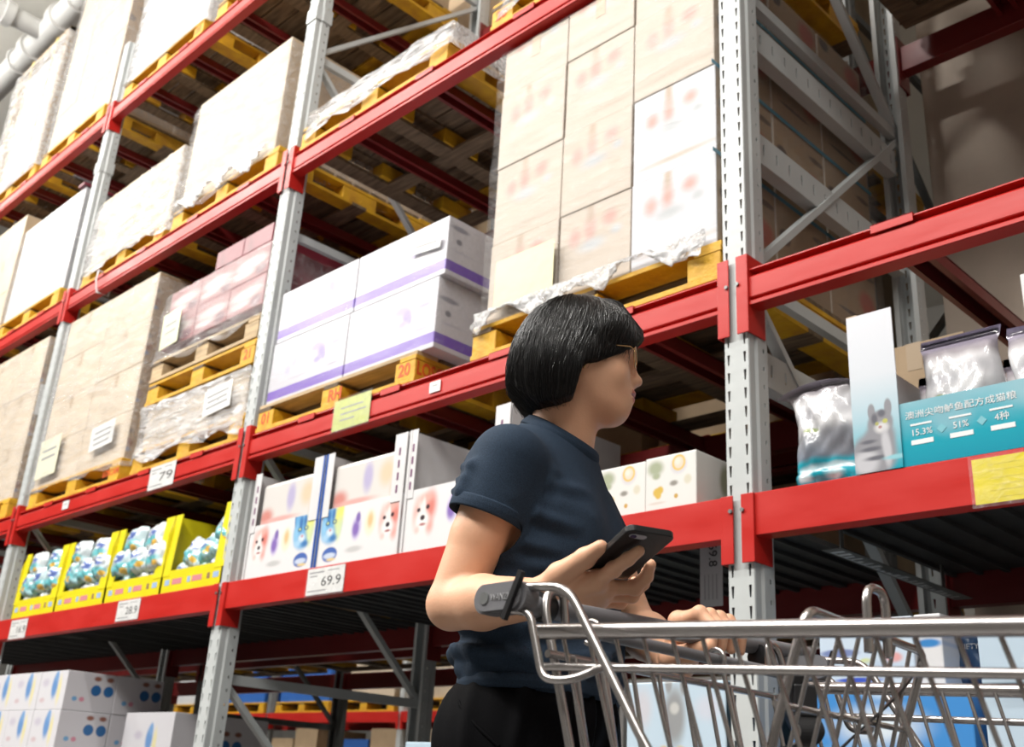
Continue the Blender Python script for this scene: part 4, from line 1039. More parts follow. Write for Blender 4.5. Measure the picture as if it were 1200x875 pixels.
# folded child seat back with its wires, loop and straps
wire('seat_back_frame', [(1.02, -1.574, .76), (1.056, -1.574, .907), (1.095, -1.574, 1.022), (1.072, -1.287, 1.020), (1.036, -1.287, .922), (1.0, -1.287, .76)], .0046, .022)
for k in range(6):
    y = -1.535+.042*k; wire('seat_back_wire', [(1.088-.003*k, y, 1.018), (1.0, y, .76)], .0024, seg=8)
wire('seat_back_rail', [(1.060, -1.574, .94), (1.043, -1.287, .94)], .0032)
wire('carrying_loop', [(1.086, -1.442, 1.000), (1.086, -1.440, 1.066), (1.086, -1.400, 1.066), (1.086, -1.402, 1.000)], .0048, .018)
def strap(pts, w, wd):
    P0 = [Vector(p) for p in pts]; P0 = fillet(P0, .03, 4); wd = Vector(wd).normalized()*w/2; mb = MB()
    vs = []; n = len(P0)
    for i, p in enumerate(P0):
        t = (P0[min(i+1, n-1)]-P0[max(i-1, 0)]).normalized(); nn = t.cross(wd).normalized()*.0012
        vs += [p-CO-wd-nn, p-CO+wd-nn, p-CO+wd+nn, p-CO-wd+nn]
    fs = []
    for i in range(n-1):
        for k in range(4): fs.append((i*4+k, i*4+(k+1) % 4, (i+1)*4+(k+1) % 4, (i+1)*4+k))
    fs += [(0,3,2,1), (4*n-4, 4*n-3, 4*n-2, 4*n-1)]
    return mb.add(vs, fs, 0, False)
strap([(.9971,-1.4347,.985), (.9985,-1.4249,.9627), (1.0039,-1.4239,.9433), (1.0116,-1.422,.9269), (1.0028,-1.4244,.9151), (.9715,-1.422,.9083), (.96,-1.42,.89)], .024, (.71,.70,.06)).build('seat_belt', M['black'], ct)
strap([(1.060,-1.295,1.0), (1.0612,-1.3232,.9796), (1.056,-1.3604,.9537), (1.0424,-1.3916,.9294), (1.033,-1.4199,.9078), (1.02,-1.46,.87)], .022, (.5,.45,.6)).build('seat_belt', M['black'], ct)
MB().obox(tuple(Vector((1.003,-1.424,.958))-CO), (.0085,.0085,0), (-.003,.003,0), (0,0,.016)).build('belt_buckle', M['black'], ct, bevel=.002)
# chassis and castors below the frame
for y in (-1.60, -1.18):
    wire('chassis_tube', [(.90, y, .60), (.82, y, .30), (.80, y, .20), (1.72, y+(.03 if y < -1.4 else -.03), .16)], .011, .05)
wire('chassis_tube', [(1.72, -1.57, .16), (1.72, -1.21, .16)], .011); wire('chassis_tube', [(.81, -1.60, .21), (.81, -1.18, .21)], .011)
for (x, y) in ((.83, -1.60), (.83, -1.18), (1.68, -1.56), (1.68, -1.22)):
    w_ = MB().tube(cw([(x, y-.014, .062), (x, y+.014, .062)]), .062, 20).build('castor_wheel', M['black'], ct, bevel=.003)
    m2 = MB(); m2.box(tuple(Vector((x-.02, y-.024, .06))-CO), tuple(Vector((x+.02, y-.019, .15))-CO)); m2.box(tuple(Vector((x-.02, y+.019, .06))-CO), tuple(Vector((x+.02, y+.024, .15))-CO)); m2.box(tuple(Vector((x-.02, y-.024, .145))-CO), tuple(Vector((x+.02, y+.024, .17))-CO))
    m2.build('castor_fork', M['galv'], ct)

# ------------------------------------------------------------------ phone in the right hand
ph = thing('smartphone', 'black smartphone with a lens pill on its back held in the right hand', 'phone', (1.5962-.8180*.9635, -2.4447+1.0045*.9635, .85+.2826*.9635)); ph.scale = (.9635,)*3
Lx = Vector((.882,-.419,.2158)).normalized(); Wx = Vector((.4324,.9015,-.017)); Wx = (Wx-Lx*Wx.dot(Lx)).normalized(); Nx = Wx.cross(Lx)
ph.rotation_euler = Matrix((Wx, Lx, Nx)).transposed().to_euler()
def rrect(w, h, r, n=6):
    out = []
    for cx, cy, a0 in ((w-r, h-r, 0), (-w+r, h-r, PI/2), (-w+r, -h+r, PI), (w-r, -h+r, 1.5*PI)):
        for k in range(n+1): a = a0+PI/2*k/n; out.append((cx+r*math.cos(a), cy+r*math.sin(a)))
    return out
def slab(w, h, r, z0, z1, mat, name, off=(0,0)):
    q = rrect(w, h, r); n = len(q); mb = MB()
    mb.add([(x+off[0], y+off[1], z0) for x, y in q]+[(x+off[0], y+off[1], z1) for x, y in q], [(i, (i+1) % n, n+(i+1) % n, n+i) for i in range(n)]+[tuple(range(n))[::-1], tuple(range(n, 2*n))])
    return mb.build(name, mat, ph, bevel=.0012)
case = plain('matte_black_case', (.010,.010,.012), .45, bump=.03, bscale=300)
slab(.031, .069, .010, -.0042, .0042, case, 'case')
NB = -1 if Nx.z > 0 else 1        # the back looks down towards the floor
back = .0042*(1 if NB > 0 else -1) if False else (-.0042 if Nx.z > 0 else .0042)
sg = -1 if back < 0 else 1
slab(.0285, .0665, .008, min(-sg*.0042, -sg*.0046), max(-sg*.0042, -sg*.0046), plain('phone_screen', (.01,.01,.012), .08), 'screen')
cx_ = -.016
slab(.011, .0052, .0051, min(back, back+sg*.0009), max(back, back+sg*.0009), plain('lens_surround', (.52,.50,.55), .3), 'lens_surround', (cx_+.003, .056))
MB().tube([(cx_-.003, .056, back), (cx_-.003, .056, back+sg*.0016)], .0040, 16).build('camera_lens', plain('lens_glass', (.03,.03,.12), .05), ph)
# ------------------------------------------------------------------ the woman: implicit surfaces meshed into continuous skins
class Shape:
    """list of primitives blended with smooth min / smooth max"""
    def __init__(s): s.p = []
    def cone(s, a, b, r1, r2, k=.02): s.p.append(('c', np.array(a, float), np.array(b, float), r1, r2, k)); return s
    def chain(s, pts, rs, k=.008):
        for i in range(len(pts)-1): s.cone(pts[i], pts[i+1], rs[i], rs[i+1], k)
        return s
    def ell(s, c, r, k=.02, R=None): s.p.append(('e', np.array(c, float), np.array(r, float), R, 0, k)); return s
    def cut(s, c, r, k=.01, R=None): s.p.append(('x', np.array(c, float), np.array(r, float), R, 0, k)); return s
    @staticmethod
    def prim(q, P):
        if q[0] == 'c':
            a, b, r1, r2 = q[1:5]; ba = b-a; pa = P-a; l2 = ba@ba+1e-12
            h = np.clip(pa@ba/l2, 0, 1)
            return np.linalg.norm(pa-h[:, None]*ba, axis=1)-(r1+(r2-r1)*h)
        v = P-q[1]
        if q[3] is not None: v = v@q[3]
        r = q[2]; k0 = np.linalg.norm(v/r, axis=1); k1 = np.linalg.norm(v/(r*r), axis=1)
        return k0*(k0-1)/np.maximum(k1, 1e-9)
    def bound(s, q):
        if q[0] == 'c': c = (q[1]+q[2])/2; return c, np.linalg.norm(q[2]-q[1])/2+max(q[3], q[4])
        return q[1], float(max(q[2]))
    def __call__(s, P, prims=None):
        d = np.full(len(P), 1e3)
        for q in (s.p if prims is None else prims):
            e = s.prim(q, P); k = q[5]
            if q[0] == 'x':
                h = np.maximum(k-np.abs(d+e), 0)/k; d = np.maximum(d, -e)+h*h*k*.25
            else:
                h = np.maximum(k-np.abs(d-e), 0)/k; d = np.minimum(d, e)-h*h*k*.25
        return d
    def near(s, c, rad):
        out = []
        for q in s.p:
            bc, br = s.bound(q)
            if np.linalg.norm(c-bc) < br+rad+q[5]+.03: out.append(q)
        return out

def surface_net(shape, lo, hi, h, B=16, post=None):
    """sparse block surface nets -> verts, quads"""
    lo = np.array(lo, float); n = np.ceil((np.array(hi)-lo)/h/B).astype(int); V = []; ID = []; Q = []
    N = (n*B+4).astype(np.int64)
    gid = lambda c: (c[..., 0]+2)*(N[1]+4)*(N[2]+4)+(c[..., 1]+2)*(N[2]+4)+(c[..., 2]+2)
    ax = np.arange(B+1); G = np.stack(np.meshgrid(ax, ax, ax, indexing='ij'), -1)
    off = np.array([[0,0,0],[1,0,0],[0,1,0],[1,1,0],[0,0,1],[1,0,1],[0,1,1],[1,1,1]])
    edges = [(0,1),(2,3),(4,5),(6,7),(0,2),(1,3),(4,6),(5,7),(0,4),(1,5),(2,6),(3,7)]
    rad = h*B*.87
    for bi in range(n[0]):
        for bj in range(n[1]):
            for bk in range(n[2]):
                b0 = np.array([bi, bj, bk])*B; c = lo+(b0+B/2)*h
                pr = shape.near(c, rad)
                if not pr or all(q[0] == 'x' for q in pr): continue
                dc = shape(c[None], pr)[0]
                if abs(dc) > rad*2.2+.03: continue
                P = lo+(b0+G.reshape(-1, 3))*h
                F = shape(P, pr)
                if post is not None: F = post(P, F)
                F = F.reshape(B+1, B+1, B+1)
                S = F < 0
                if S.all() or not S.any(): continue
                cs = np.stack([F[o[0]:B+o[0], o[1]:B+o[1], o[2]:B+o[2]] for o in off], -1)
                m = (cs < 0); act = m.any(-1) & ~m.all(-1); idx = np.argwhere(act); f8 = cs[act]
                sp = np.zeros((len(idx), 3)); cn = np.zeros(len(idx))
                for a, b in edges:
                    fa, fb = f8[:, a], f8[:, b]; x = (fa < 0) != (fb < 0)
                    t = np.where(x, fa/np.where(x, fa-fb, 1), 0)
                    sp += np.where(x[:, None], off[a]+(off[b]-off[a])*t[:, None], 0); cn += x
                V.append(lo+(b0+idx+sp/cn[:, None])*h); ID.append(gid(b0+idx))
                for d in range(3):
                    sl = [slice(0, B)]*3; s2 = list(sl); s2[d] = slice(1, B+1)
                    A = S[tuple(sl)]; Bn = S[tuple(s2)]; e = np.argwhere(A != Bn)
                    if not len(e): continue
                    flip = A[A != Bn]
                    u, v = np.eye(3, dtype=int)[(d+1) % 3], np.eye(3, dtype=int)[(d+2) % 3]; g = b0+e
                    q = np.stack([gid(g-u-v), gid(g-v), gid(g), gid(g-u)], -1)
                    q[~flip] = q[~flip][:, ::-1]; Q.append(q)
    V = np.concatenate(V); ID = np.concatenate(ID); Q = np.concatenate(Q)
    o = np.argsort(ID); sid = ID[o]; pos = np.clip(np.searchsorted(sid, Q), 0, len(sid)-1)
    ok = (sid[pos] == Q).all(1)
    return V, o[pos[ok]]
def refine(shape, V, it=2):
    """pull the vertices onto the implicit surface"""
    for _ in range(it):
        for s in range(0, len(V), 20000):
            P = V[s:s+20000]; e = .0008; lo, hi = P.min(0), P.max(0)
            d = shape(P); g = np.stack([shape(P+np.eye(3)[i]*e)-d for i in range(3)], -1)/e
            V[s:s+20000] = P-g*(d/np.maximum((g*g).sum(1), .25))[:, None]*.8
    return V
def smooth_rim(V, Q, it=14):
    E = np.sort(np.concatenate([Q[:, [0,1]], Q[:, [1,2]], Q[:, [2,3]], Q[:, [3,0]]]), axis=1)
    u, c = np.unique(E, axis=0, return_counts=True); b = u[c == 1]; n = len(V)
    for _ in range(it):
        s = np.zeros_like(V); k = np.zeros(n)
        for a, d in ((0,1), (1,0)): np.add.at(s, b[:, a], V[b[:, d]]); np.add.at(k, b[:, a], 1)
        m = k > 0; V[m] = V[m]*.4+.6*s[m]/k[m][:, None]
    return V
def np_mesh(name, V, Q, mats, origin, parent=None, mi=None):
    me = bpy.data.meshes.new(name); V = V-np.array(origin)
    me.vertices.add(len(V)); me.vertices.foreach_set('co', V.astype(np.float32).ravel())
    me.loops.add(len(Q)*4); me.loops.foreach_set('vertex_index', Q.astype(np.int32).ravel())
    me.polygons.add(len(Q)); me.polygons.foreach_set('loop_start', np.arange(0, len(Q)*4, 4, dtype=np.int32)); me.polygons.foreach_set('loop_total', np.full(len(Q), 4, dtype=np.int32))
    for m in mats: me.materials.append(m)
    if mi is not None: me.polygons.foreach_set('material_index', mi.astype(np.int32))
    me.polygons.foreach_set('use_smooth', np.ones(len(Q), bool)); me.update(calc_edges=True); me.validate()
    o = bpy.data.objects.new(name, me); COL.objects.link(o)
    if parent: o.parent = parent
    else: o.location = origin
    return o

# frames: body facing 20 degrees from +X, head turned 52 degrees towards the shelves
WO = np.array([.470, -1.285, 0.])
yb = math.radians(20); bf = np.array([math.cos(yb), math.sin(yb), 0]); bl = np.array([-math.sin(yb), math.cos(yb), 0]); BR = np.stack([bf, bl, np.array([0,0,1.])], 1)
T = lambda f, l, z: WO+bf*f+bl*l+np.array([0,0,z*1.008])
HS = .87; HC = np.array([.5365, -1.2655, 1.494]); yh = math.radians(46.5)
HR = np.array([[math.cos(yh), -math.sin(yh), 0], [math.sin(yh), math.cos(yh), 0], [0,0,1.]])
H = lambda x, y, z: HC+HR@(np.array([x, y, z])*HS)
hrd = lambda *r: tuple(np.array(r)*HS)
CAMC = np.array([1.5962,-2.4447,.85]); near_ = lambda p: CAMC+(np.array(p)-CAMC)*.9635
JR = np.array([.542,-1.422,1.297]); ER = np.array([.492,-1.465,1.088]); WR = near_([.647,-1.442,1.089])
JL = np.array([.438,-1.135,1.297]); EL = np.array([.505,-1.085,1.115]); WL = np.array([.710,-1.248,1.030])

body = Shape()
TE = [((.022,0,.95), (.098,.150,.12)), ((.020,0,1.08), (.086,.124,.13)), ((.0,0,1.19), (.098,.138,.14)), ((.0,0,1.275), (.072,.150,.060))]
for c, r in TE: body.ell(T(*c), r, .05, BR)
for s in (1, -1):
    body.ell(T(.068, s*.062, 1.195), (.048,.052,.050), .04, BR)
    body.ell(T(-.022, s*.070, .90), (.068,.072,.08), .04, BR)
    body.cone(T(.018, s*.078, .88), T(.018, s*.085, .48), .080, .056, .04).cone(T(.018, s*.085, .48), T(-.012, s*.085, .10), .054, .034, .02)
    body.ell(T(-.02, s*.085, .36), (.05,.05,.10), .03, BR)
    body.cone(T(-.03, s*.085, .055), T(.12, s*.10, .035), .034, .026, .03)
body.cone(T(.0, .0, 1.285), T(-.004, .09, 1.280), .05, .042, .05).cone(T(.0, .0, 1.285), T(-.004, -.09, 1.280), .05, .042, .05)
body.cone(T(.03, .0, 1.315), H(-.020, 0, -.035), .054, .050, .035)
for J, E, W in ((JR, ER, WR), (JL, EL, WL)):
    body.cone(J, J*.45+E*.55, .045, .039, .02).cone(J*.45+E*.55, E, .039, .034, .008)
    body.cone(E, E*.65+W*.35, .034, .036, .008).cone(E*.65+W*.35, W, .036, .023, .008)
# right hand, palm up under the phone
def hand(W, wr, mcp, fingers, thumb, th_r):
    for m in mcp: body.cone(W, m, wr*.80, .0125, .012)
    for i in range(len(mcp)-1): body.cone(mcp[i], mcp[i+1], .0115, .0115, .010)
    c = np.mean(np.array(mcp), 0); body.cone(W*.6+c*.4, W*.25+c*.75, .016, .0135, .016)
    for f in fingers:
        r = [.0098, .0088, .0080, .0066] if f is not fingers[-1] else [.0086, .0076, .0068, .0058]
        body.chain(f, r, .0035)
        body.ell(f[1], (r[1]*1.08,)*3, .004)
    body.chain(thumb, th_r, .006)
A = lambda *p: [near_(q) for q in p]
hand(WR, .026, A((.7296,-1.4382,1.1041), (.7191,-1.4140,1.1001), (.7040,-1.4010,1.0950), (.6860,-1.3900,1.0890)),
     [A((.7296,-1.4382,1.1041), (.762,-1.4461,1.1132), (.7918,-1.4552,1.1212), (.8117,-1.4592,1.1280)),
      A((.7191,-1.4140,1.1001), (.7420,-1.3800,1.1040), (.7650,-1.3850,1.1150), (.7790,-1.3950,1.1270)),
      A((.7040,-1.4010,1.0950), (.7245,-1.3640,1.0985), (.7430,-1.3640,1.1120), (.7560,-1.3740,1.1240)),
      A((.6860,-1.3900,1.0890), (.7010,-1.3580,1.0920), (.7170,-1.3560,1.1040), (.7290,-1.3640,1.1160))],
     A((.660,-1.452,1.096), (.6850,-1.4590,1.1110), (.7329,-1.4660,1.1265), (.7623,-1.4715,1.1362)), [.021, .0155, .0118, .0082])
A = lambda *p: [np.array(q, float) for q in p]
# left hand gripping the handle
mL = [np.array((.758, -1.308+.0215*k, 1.073-.002*abs(k-1))) for k in range(4)]
hand(WL, .025, mL, [A(m, (.791, m[1], 1.0795), (.8105, m[1]+.001, 1.061), (.807, m[1]+.002, 1.0395)) for m in mL],
     A((.722,-1.275,1.032), (.748,-1.310,1.027), (.782,-1.318,1.0285), (.806,-1.314,1.036)), [.019, .0145, .0115, .0088])
# head and face
body.ell(H(-.012, 0, .045), hrd(.093,.073,.088), .02, HR).ell(H(.030, 0, -.018), hrd(.056,.058,.082), .03, HR)
body.ell(H(.042, 0, -.066), hrd(.040,.040,.030), .02, HR).ell(H(.0655, 0, -.084), hrd(.0135,.016,.012), .018, HR)
for s in (1, -1):
    body.cone(H(-.004, s*.050, -.034), H(.058, s*.016, -.084), .014, .012, .03).ell(H(.050, s*.034, -.024), hrd(.026,.024,.026), .025, HR)
    body.cone(H(.072, s*.036, .032), H(.080, 0, .030), .009, .0095, .02)
    body.ell(H(-.006, s*.070, .0), hrd(.016,.006,.029), .006, HR)
body.cone(H(.082, 0, .024), H(.0985, 0, -.018), .0060, .0078, .010).ell(H(.1015, 0, -.0225), hrd(.0098,.0098,.0090), .006, HR)
for s in (1, -1): body.ell(H(.0905, s*.0105, -.0265), hrd(.0100,.0078,.0075), .007, HR)
body.ell(H(.072, 0, -.053), hrd(.021,.026,.025), .018, HR)
for s in (1, -1): body.cut(H(.094, s*.031, .010), hrd(.013,.015,.0095), .012, HR)
for s in (1, -1): body.ell(H(.0735, s*.0305, .0155), hrd(.0135,.0155,.0075), .005, HR)
body.ell(H(.0890, 0, -.0490), hrd(.0105,.0225,.0056), .004, HR).ell(H(.0870, 0, -.0605), hrd(.0105,.0200,.0068), .004, HR)
for s in (1, -1): body.cut(H(.0945, s*.006, -.0548), hrd(.011,.017,.0011), .003, HR)

skin = plain('skin', (.76, .43, .275), .48, spec=.4, var=.06, vscale=18, bump=.05, bscale=240, sss=.12, k=1.)
lipm = plain('lip', (.56, .17, .12), .35, spec=.5, k=1.)
wm = thing('person', 'woman with black bob in navy t-shirt and black trousers pushing the cart, phone in hand', 'person', tuple(WO))
V, Q = surface_net(body, WO+np.array([-.25, -.30, -.002]), WO+np.array([.36, .34, 1.66]), .0027)
V = refine(body, V, 2); V[:, 2] = np.maximum(V[:, 2], .001)
c = V[Q].mean(1); hl = (c-HC)@HR/HS
lip = (hl[:, 0] > .079) & (np.abs(hl[:, 1]) < .024) & (((hl[:, 2]+.0492)/.0062)**2+(hl[:, 1]/.0235)**2 < 1) | (hl[:, 0] > .079) & (((hl[:, 2]+.0607)/.0072)**2+(hl[:, 1]/.0205)**2 < 1)
np_mesh('body', V, Q, [skin, lipm], WO, wm, lip.astype(int))
# eyes
eyew = plain('eye_white', (.80,.78,.75), .15); iris = plain('dark_iris', (.03,.015,.01), .1)
for s in (1, -1):
    mb = MB(); cc = H(.0680, s*.031, .0095)-WO
    P = [[tuple(cc+HR@np.array([.0100*math.cos(a), .0100*math.sin(a)*math.cos(b), .0100*math.sin(a)*math.sin(b)])) for b in np.linspace(0, 2*PI, 21)[:-1]] for a in np.linspace(.001, PI-.001, 20)]
    mb.grid(P, 0, True, True)
    for i, f in enumerate(mb.f):
        if i < 20*6: mb.mi[i] = 1
    mb.build('eye', [eyew, iris], wm)

def march(p, d, f, t0=0., t1=.15, n=300):
    ts = np.linspace(t0, t1, n); v = f(np.array(p)[None]+np.array(d)[None]*ts[:, None]); i = np.argmax(v > 0) if (v > 0).any() else n-1
    return np.array(p)+np.array(d)*ts[i]
# --- t-shirt
navy = plain('navy_jersey', (.021, .039, .068), .85, spec=.25, var=.45, vscale=900, bump=.10, bscale=900, k=1.)
sh = Shape()
for c, r in TE[1:]: sh.ell(T(*c), tuple(np.array(r)+np.array([.016,.016,.010])), .06, BR)
sh.ell(T(.022,0,1.0), (.108,.156,.14), .05, BR)
for s in (1, -1): sh.ell(T(.062, s*.062, 1.192), (.056,.062,.060), .06, BR)
sh.cone(T(.012, 0, 1.30), T(.036, 0, 1.385), .066, .056, .045)
for s in (1, -1): sh.cone(T(.0, .0, 1.302), T(-.004, s*.095, 1.300), .055, .050, .05)
CUT = {}
torso_sh = Shape(); torso_sh.p = list(sh.p)
for nm, J, E, t1 in (('R', JR, ER, .40), ('L', JL, EL, .50)):
    m = J+(E-J)*(t1+.015)
    sh.cone(J, m, .051, .0535, .030); CUT[nm] = (J+(E-J)*t1, (E-J)/np.linalg.norm(E-J))
# folds: drag lines from armpit and bust, rolls at the waist
def arc(a0, a1, z, rf, rl, r, dz=0., n=7):
    pts = [T(math.cos(a)*rf*.92+.018, math.sin(a)*rl*.95, z+dz*math.sin(PI*i/(n-1))) for i, a in enumerate(np.linspace(a0, a1, n))]
    rs = [r*(.35+.65*math.sin(PI*i/(n-1))) for i in range(n)]
    sh.chain([np.array(p) for p in pts], rs, .014)
D = math.radians
arc(D(-190), D(-75), 1.062, .104, .142, .017, .012); arc(D(-200), D(-60), 1.020, .113, .155, .018, -.006); arc(D(-110), D(-20), 1.045, .108, .148, .010, .02)
arc(D(-60), D(30), 1.005, .125, .168, .008, .01); arc(D(-80), D(-10), 1.105, .104, .140, .008, -.02)
for (a, b_, r) in (((.05,-.148,1.235), (.115,-.075,1.215), .008), ((.045,-.150,1.215), (.112,-.09,1.178), .008), ((.03,-.152,1.25), (.075,-.115,1.275), .007), ((.10,-.09,1.15), (.03,-.145,1.12), .008), ((.105,-.02,1.13), (.09,-.09,1.07), .009)):
    a = T(*a); b_ = T(*b_); m = (a+b_)/2; sh.chain([a, m, b_], [.002, r, .002], .016)
for (t, w_) in ((.12, .3), (.22, -.4), (.30, .5)):
    p = JR+(ER-JR)*t; u = np.cross((ER-JR)/np.linalg.norm(ER-JR), np.array([.3,-.9,.2])); u /= np.linalg.norm(u)
    q = np.array([-.2,-.95,.1]); q /= np.linalg.norm(q)
    sh.chain([p+u*.05+q*.02, p+q*.053, p-u*.045+q*.03-np.array([0,0,.03])], [.001, .0035, .001], .016)
NB_ = T(.043, -.008, 1.366); nax = bf*math.sin(math.radians(30))+np.array([0,0,1.])*math.cos(math.radians(30)); NR = .06
def neck_d(P): return -(((P-NB_)@nax))
V, Q = surface_net(sh, WO+np.array([-.26,-.32,.93]), WO+np.array([.28,.32,1.45]), .0042)
V = refine(sh, V, 2)
# small weave of soft wrinkles
nrm = np.stack([sh(V+np.eye(3)[i]*.001)-sh(V-np.eye(3)[i]*.001) for i in range(3)], -1); nrm /= np.linalg.norm(nrm, axis=1)[:, None]+1e-9
lv = (V-WO)@BR
wob = .0022*np.sin(lv[:, 2]*46+lv[:, 1]*31+2*np.sin(lv[:, 0]*23))*np.exp(-((lv[:, 2]-1.06)/.09)**2)+.0012*np.sin(lv[:, 1]*60+lv[:, 2]*25+3*np.sin(lv[:, 2]*18))
V = V+nrm*wob[:, None]
def press(shape, V, folds, R0=.03, R1=.26):
    """soft cloth folds: ridge (and a hollow just below it) along lines given as (angle, height) pairs"""
    out = np.zeros(len(V))
    for (a0, z0, a1, z1, amp, sg) in folds:
        ln = []
        for t in np.linspace(0, 1, 26):
            a = math.radians(lerp(a0, a1, t)); z = lerp(z0, z1, t)+.006*math.sin(t*5+a0); u = bf*math.cos(a)+bl*math.sin(a)
            ln.append(march(T(.0, 0, z), u, shape, R0, R1))
        ln = np.array(ln); d2 = np.full(len(V), 9.); d3 = np.full(len(V), 9.); dn = np.array([0,0,-1.])*sg*1.9 if abs(z1-z0) < .08 else np.cross([0,0,1.], bf)*sg*1.9
        w = np.zeros(len(V)); w3 = np.zeros(len(V))
        for q, p in enumerate(ln):
            k = math.sin(PI*min(1, max(0, (q+1)/27)))**.6
            e = ((V-p)**2).sum(1); m = e < d2; d2[m] = e[m]; w[m] = k
            e = ((V-p-dn)**2).sum(1); m = e < d3; d3[m] = e[m]; w3[m] = k
        out += amp*w*np.exp(-d2/sg**2)-amp*.7*w3*np.exp(-d3/sg**2)
    return out
near_body = sh.prim([q for q in sh.p if q[0] == 'c' and np.allclose(q[1], JR)][0], V) > .012
V = V+nrm*(press(sh, V, [(-100,1.225,-42,1.20,.0075,.009), (-98,1.20,-50,1.15,.007,.009), (-18,1.130,-82,1.15,.005,.010), (-112,1.14,-58,1.095,.006,.010), (-150,1.068,-58,1.052,.011,.011), (-158,1.028,-66,1.020,.012,.011), (-72,1.058,-8,1.080,.007,.010), (-60,1.022,5,1.036,.007,.010),
    (-100,1.10,-60,1.062,.006,.009), (-30,1.25,-72,1.268,.004,.010), (-40,1.10,10,1.06,.005,.010), (-20,1.02,20,1.07,.005,.009)])*near_body)[:, None]
keep = np.ones(len(V), bool)
keep &= V[:, 2] > .976
nd = neck_d(V)+.006; rr = np.linalg.norm((V-NB_)-((V-NB_)@nax)[:, None]*nax, axis=1); keep &= ~((nd < 0) & (rr < .10) & (V[:, 2] > 1.30))
for nm, J in (('R', JR), ('L', JL)):
    p, d_ = CUT[nm]; inside = ((V-p)@d_ > .006) & (np.linalg.norm((V-p)-((V-p)@d_)[:, None]*d_, axis=1) < .085) & (((V-WO)@bl)*(1 if nm == 'L' else -1) > .10)
    dt = np.linalg.norm((V-p)-((V-p)@d_)[:, None]*d_, axis=1)
    arm_like = sh.prim([q for q in sh.p if q[0] == 'c' and np.allclose(q[1], J)][0], V) < .010
    keep &= ~(((V-p)@d_ > 0) & arm_like & (dt < .085) & (torso_sh(V) > .010))
Q = Q[keep[Q].all(1)]; V = smooth_rim(V, Q)
used = np.zeros(len(V), bool); used[Q.ravel()] = True; mp = np.cumsum(used)-1
shirt = np_mesh('t_shirt', V[used], mp[Q], [navy], WO, wm)
so = shirt.modifiers.new('thickness', 'SOLIDIFY'); so.thickness = .0025; so.offset = -1
# hem, cuffs and collar as knitted bands
def band(name, pts, w, axis, th=.0022, mat=None, parent=shirt):
    n = len(pts); mb = MB(); P = []
    axis = [np.array(a, float)/np.linalg.norm(a) for a in (axis if isinstance(axis, list) else [axis]*n)]
    cen = np.mean(np.array(pts), 0)
    for k in range(8):
        a = 2*PI*k/8; row = []
        for i, p in enumerate(pts):
            out = np.array(p)-cen; out -= axis[i]*(out@axis[i]); out /= np.linalg.norm(out)+1e-9
            row.append(tuple(np.array(p)+out*th*math.cos(a)*1.0+axis[i]*w/2*math.sin(a)-WO))
        P.append(row)
    P.append(P[0]); mb.grid(P, 0, True, True)
    return mb.build(name, mat or navy, parent)
a_ = np.array([1., 0, 0]); e1 = a_-nax*(a_@nax); e1 /= np.linalg.norm(e1); e2 = np.cross(nax, e1)
ring = []
for k in range(64):
    a = 2*PI*k/64; u = e1*math.cos(a)+e2*math.sin(a)
    ring.append(march(NB_-nax*.004, u, sh, .01, .12)+u*.0006)
ring = [(ring[i-2]+ring[i-1]+ring[i]+ring[(i+1) % 64]+ring[(i+2) % 64])/5 for i in range(64)]
band('collar', ring, .022, [nax*.85-(p-NB_)/np.linalg.norm(p-NB_)*.45 for p in ring], .0028)
for nm in 'RL':
    p, d_ = CUT[nm]; x1 = np.cross(d_, [0,0,1.]); x1 /= np.linalg.norm(x1); x2 = np.cross(d_, x1); pts = []
    f1 = lambda P, J=(JR if nm == 'R' else JL): sh.prim([q for q in sh.p if q[0] == 'c' and np.allclose(q[1], J)][0], P)
    for k in range(48):
        a = 2*PI*k/48; u = x1*math.cos(a)+x2*math.sin(a)
        pts.append(march(p-d_*.004, u, sh if False else f1)+u*.0012)
    band('sleeve_cuff', pts, .020, d_, .0013)
pts = []
for k in range(96):
    a = 2*PI*k/96; u = bf*math.cos(a)+bl*math.sin(a); pts.append(march(T(.015, 0, .984), u, sh, .04, .25)+u*.0008)
band('hem', pts, .020, (0,0,1), .0022)

# --- trousers
blk = plain('black_twill', (.0035, .0035, .0045), .8, spec=.06, var=.2, vscale=400, bump=.08, bscale=500)
tr = Shape()
tr.ell(T(.022,0,.955), (.104,.155,.085), .05, BR)
for s in (1, -1):
    tr.ell(T(-.018, s*.068, .90), (.080,.082,.09), .05, BR)
    tr.cone(T(0.018, s*.076, .88), T(.014, s*.088, .50), .094, .084, .05).cone(T(.012, s*.090, .50), T(-.008, s*.090, .09), .088, .070, .03)
V, Q = surface_net(tr, WO+np.array([-.30,-.34,.03]), WO+np.array([.30,.34,1.06]), .006)
nt_ = np.stack([tr(V+np.eye(3)[i]*.001)-tr(V-np.eye(3)[i]*.001) for i in range(3)], -1); nt_ /= np.linalg.norm(nt_, axis=1)[:, None]+1e-9
up_ = V[:, 2] > .84
Vu = V[up_]; Vu = Vu+nt_[up_]*press(tr, Vu, [(-22,1.0,-30,.86,.009,.010), (-42,1.0,-52,.86,.010,.010), (-66,1.0,-72,.86,.008,.010), (-95,1.0,-92,.86,.006,.012), (10,1.0,16,.86,.008,.010), (-125,.98,-110,.86,.006,.012)], .02, .3)[:, None]
V[up_] = Vu
keep = (V[:, 2] > .045) & (V[:, 2] < 1.012); Q = Q[keep[Q].all(1)]
used = np.zeros(len(V), bool); used[Q.ravel()] = True; mp = np.cumsum(used)-1
trs = np_mesh('trousers', V[used], mp[Q], [blk], WO, wm)
so = trs.modifiers.new('thickness', 'SOLIDIFY'); so.thickness = .003; so.offset = -1
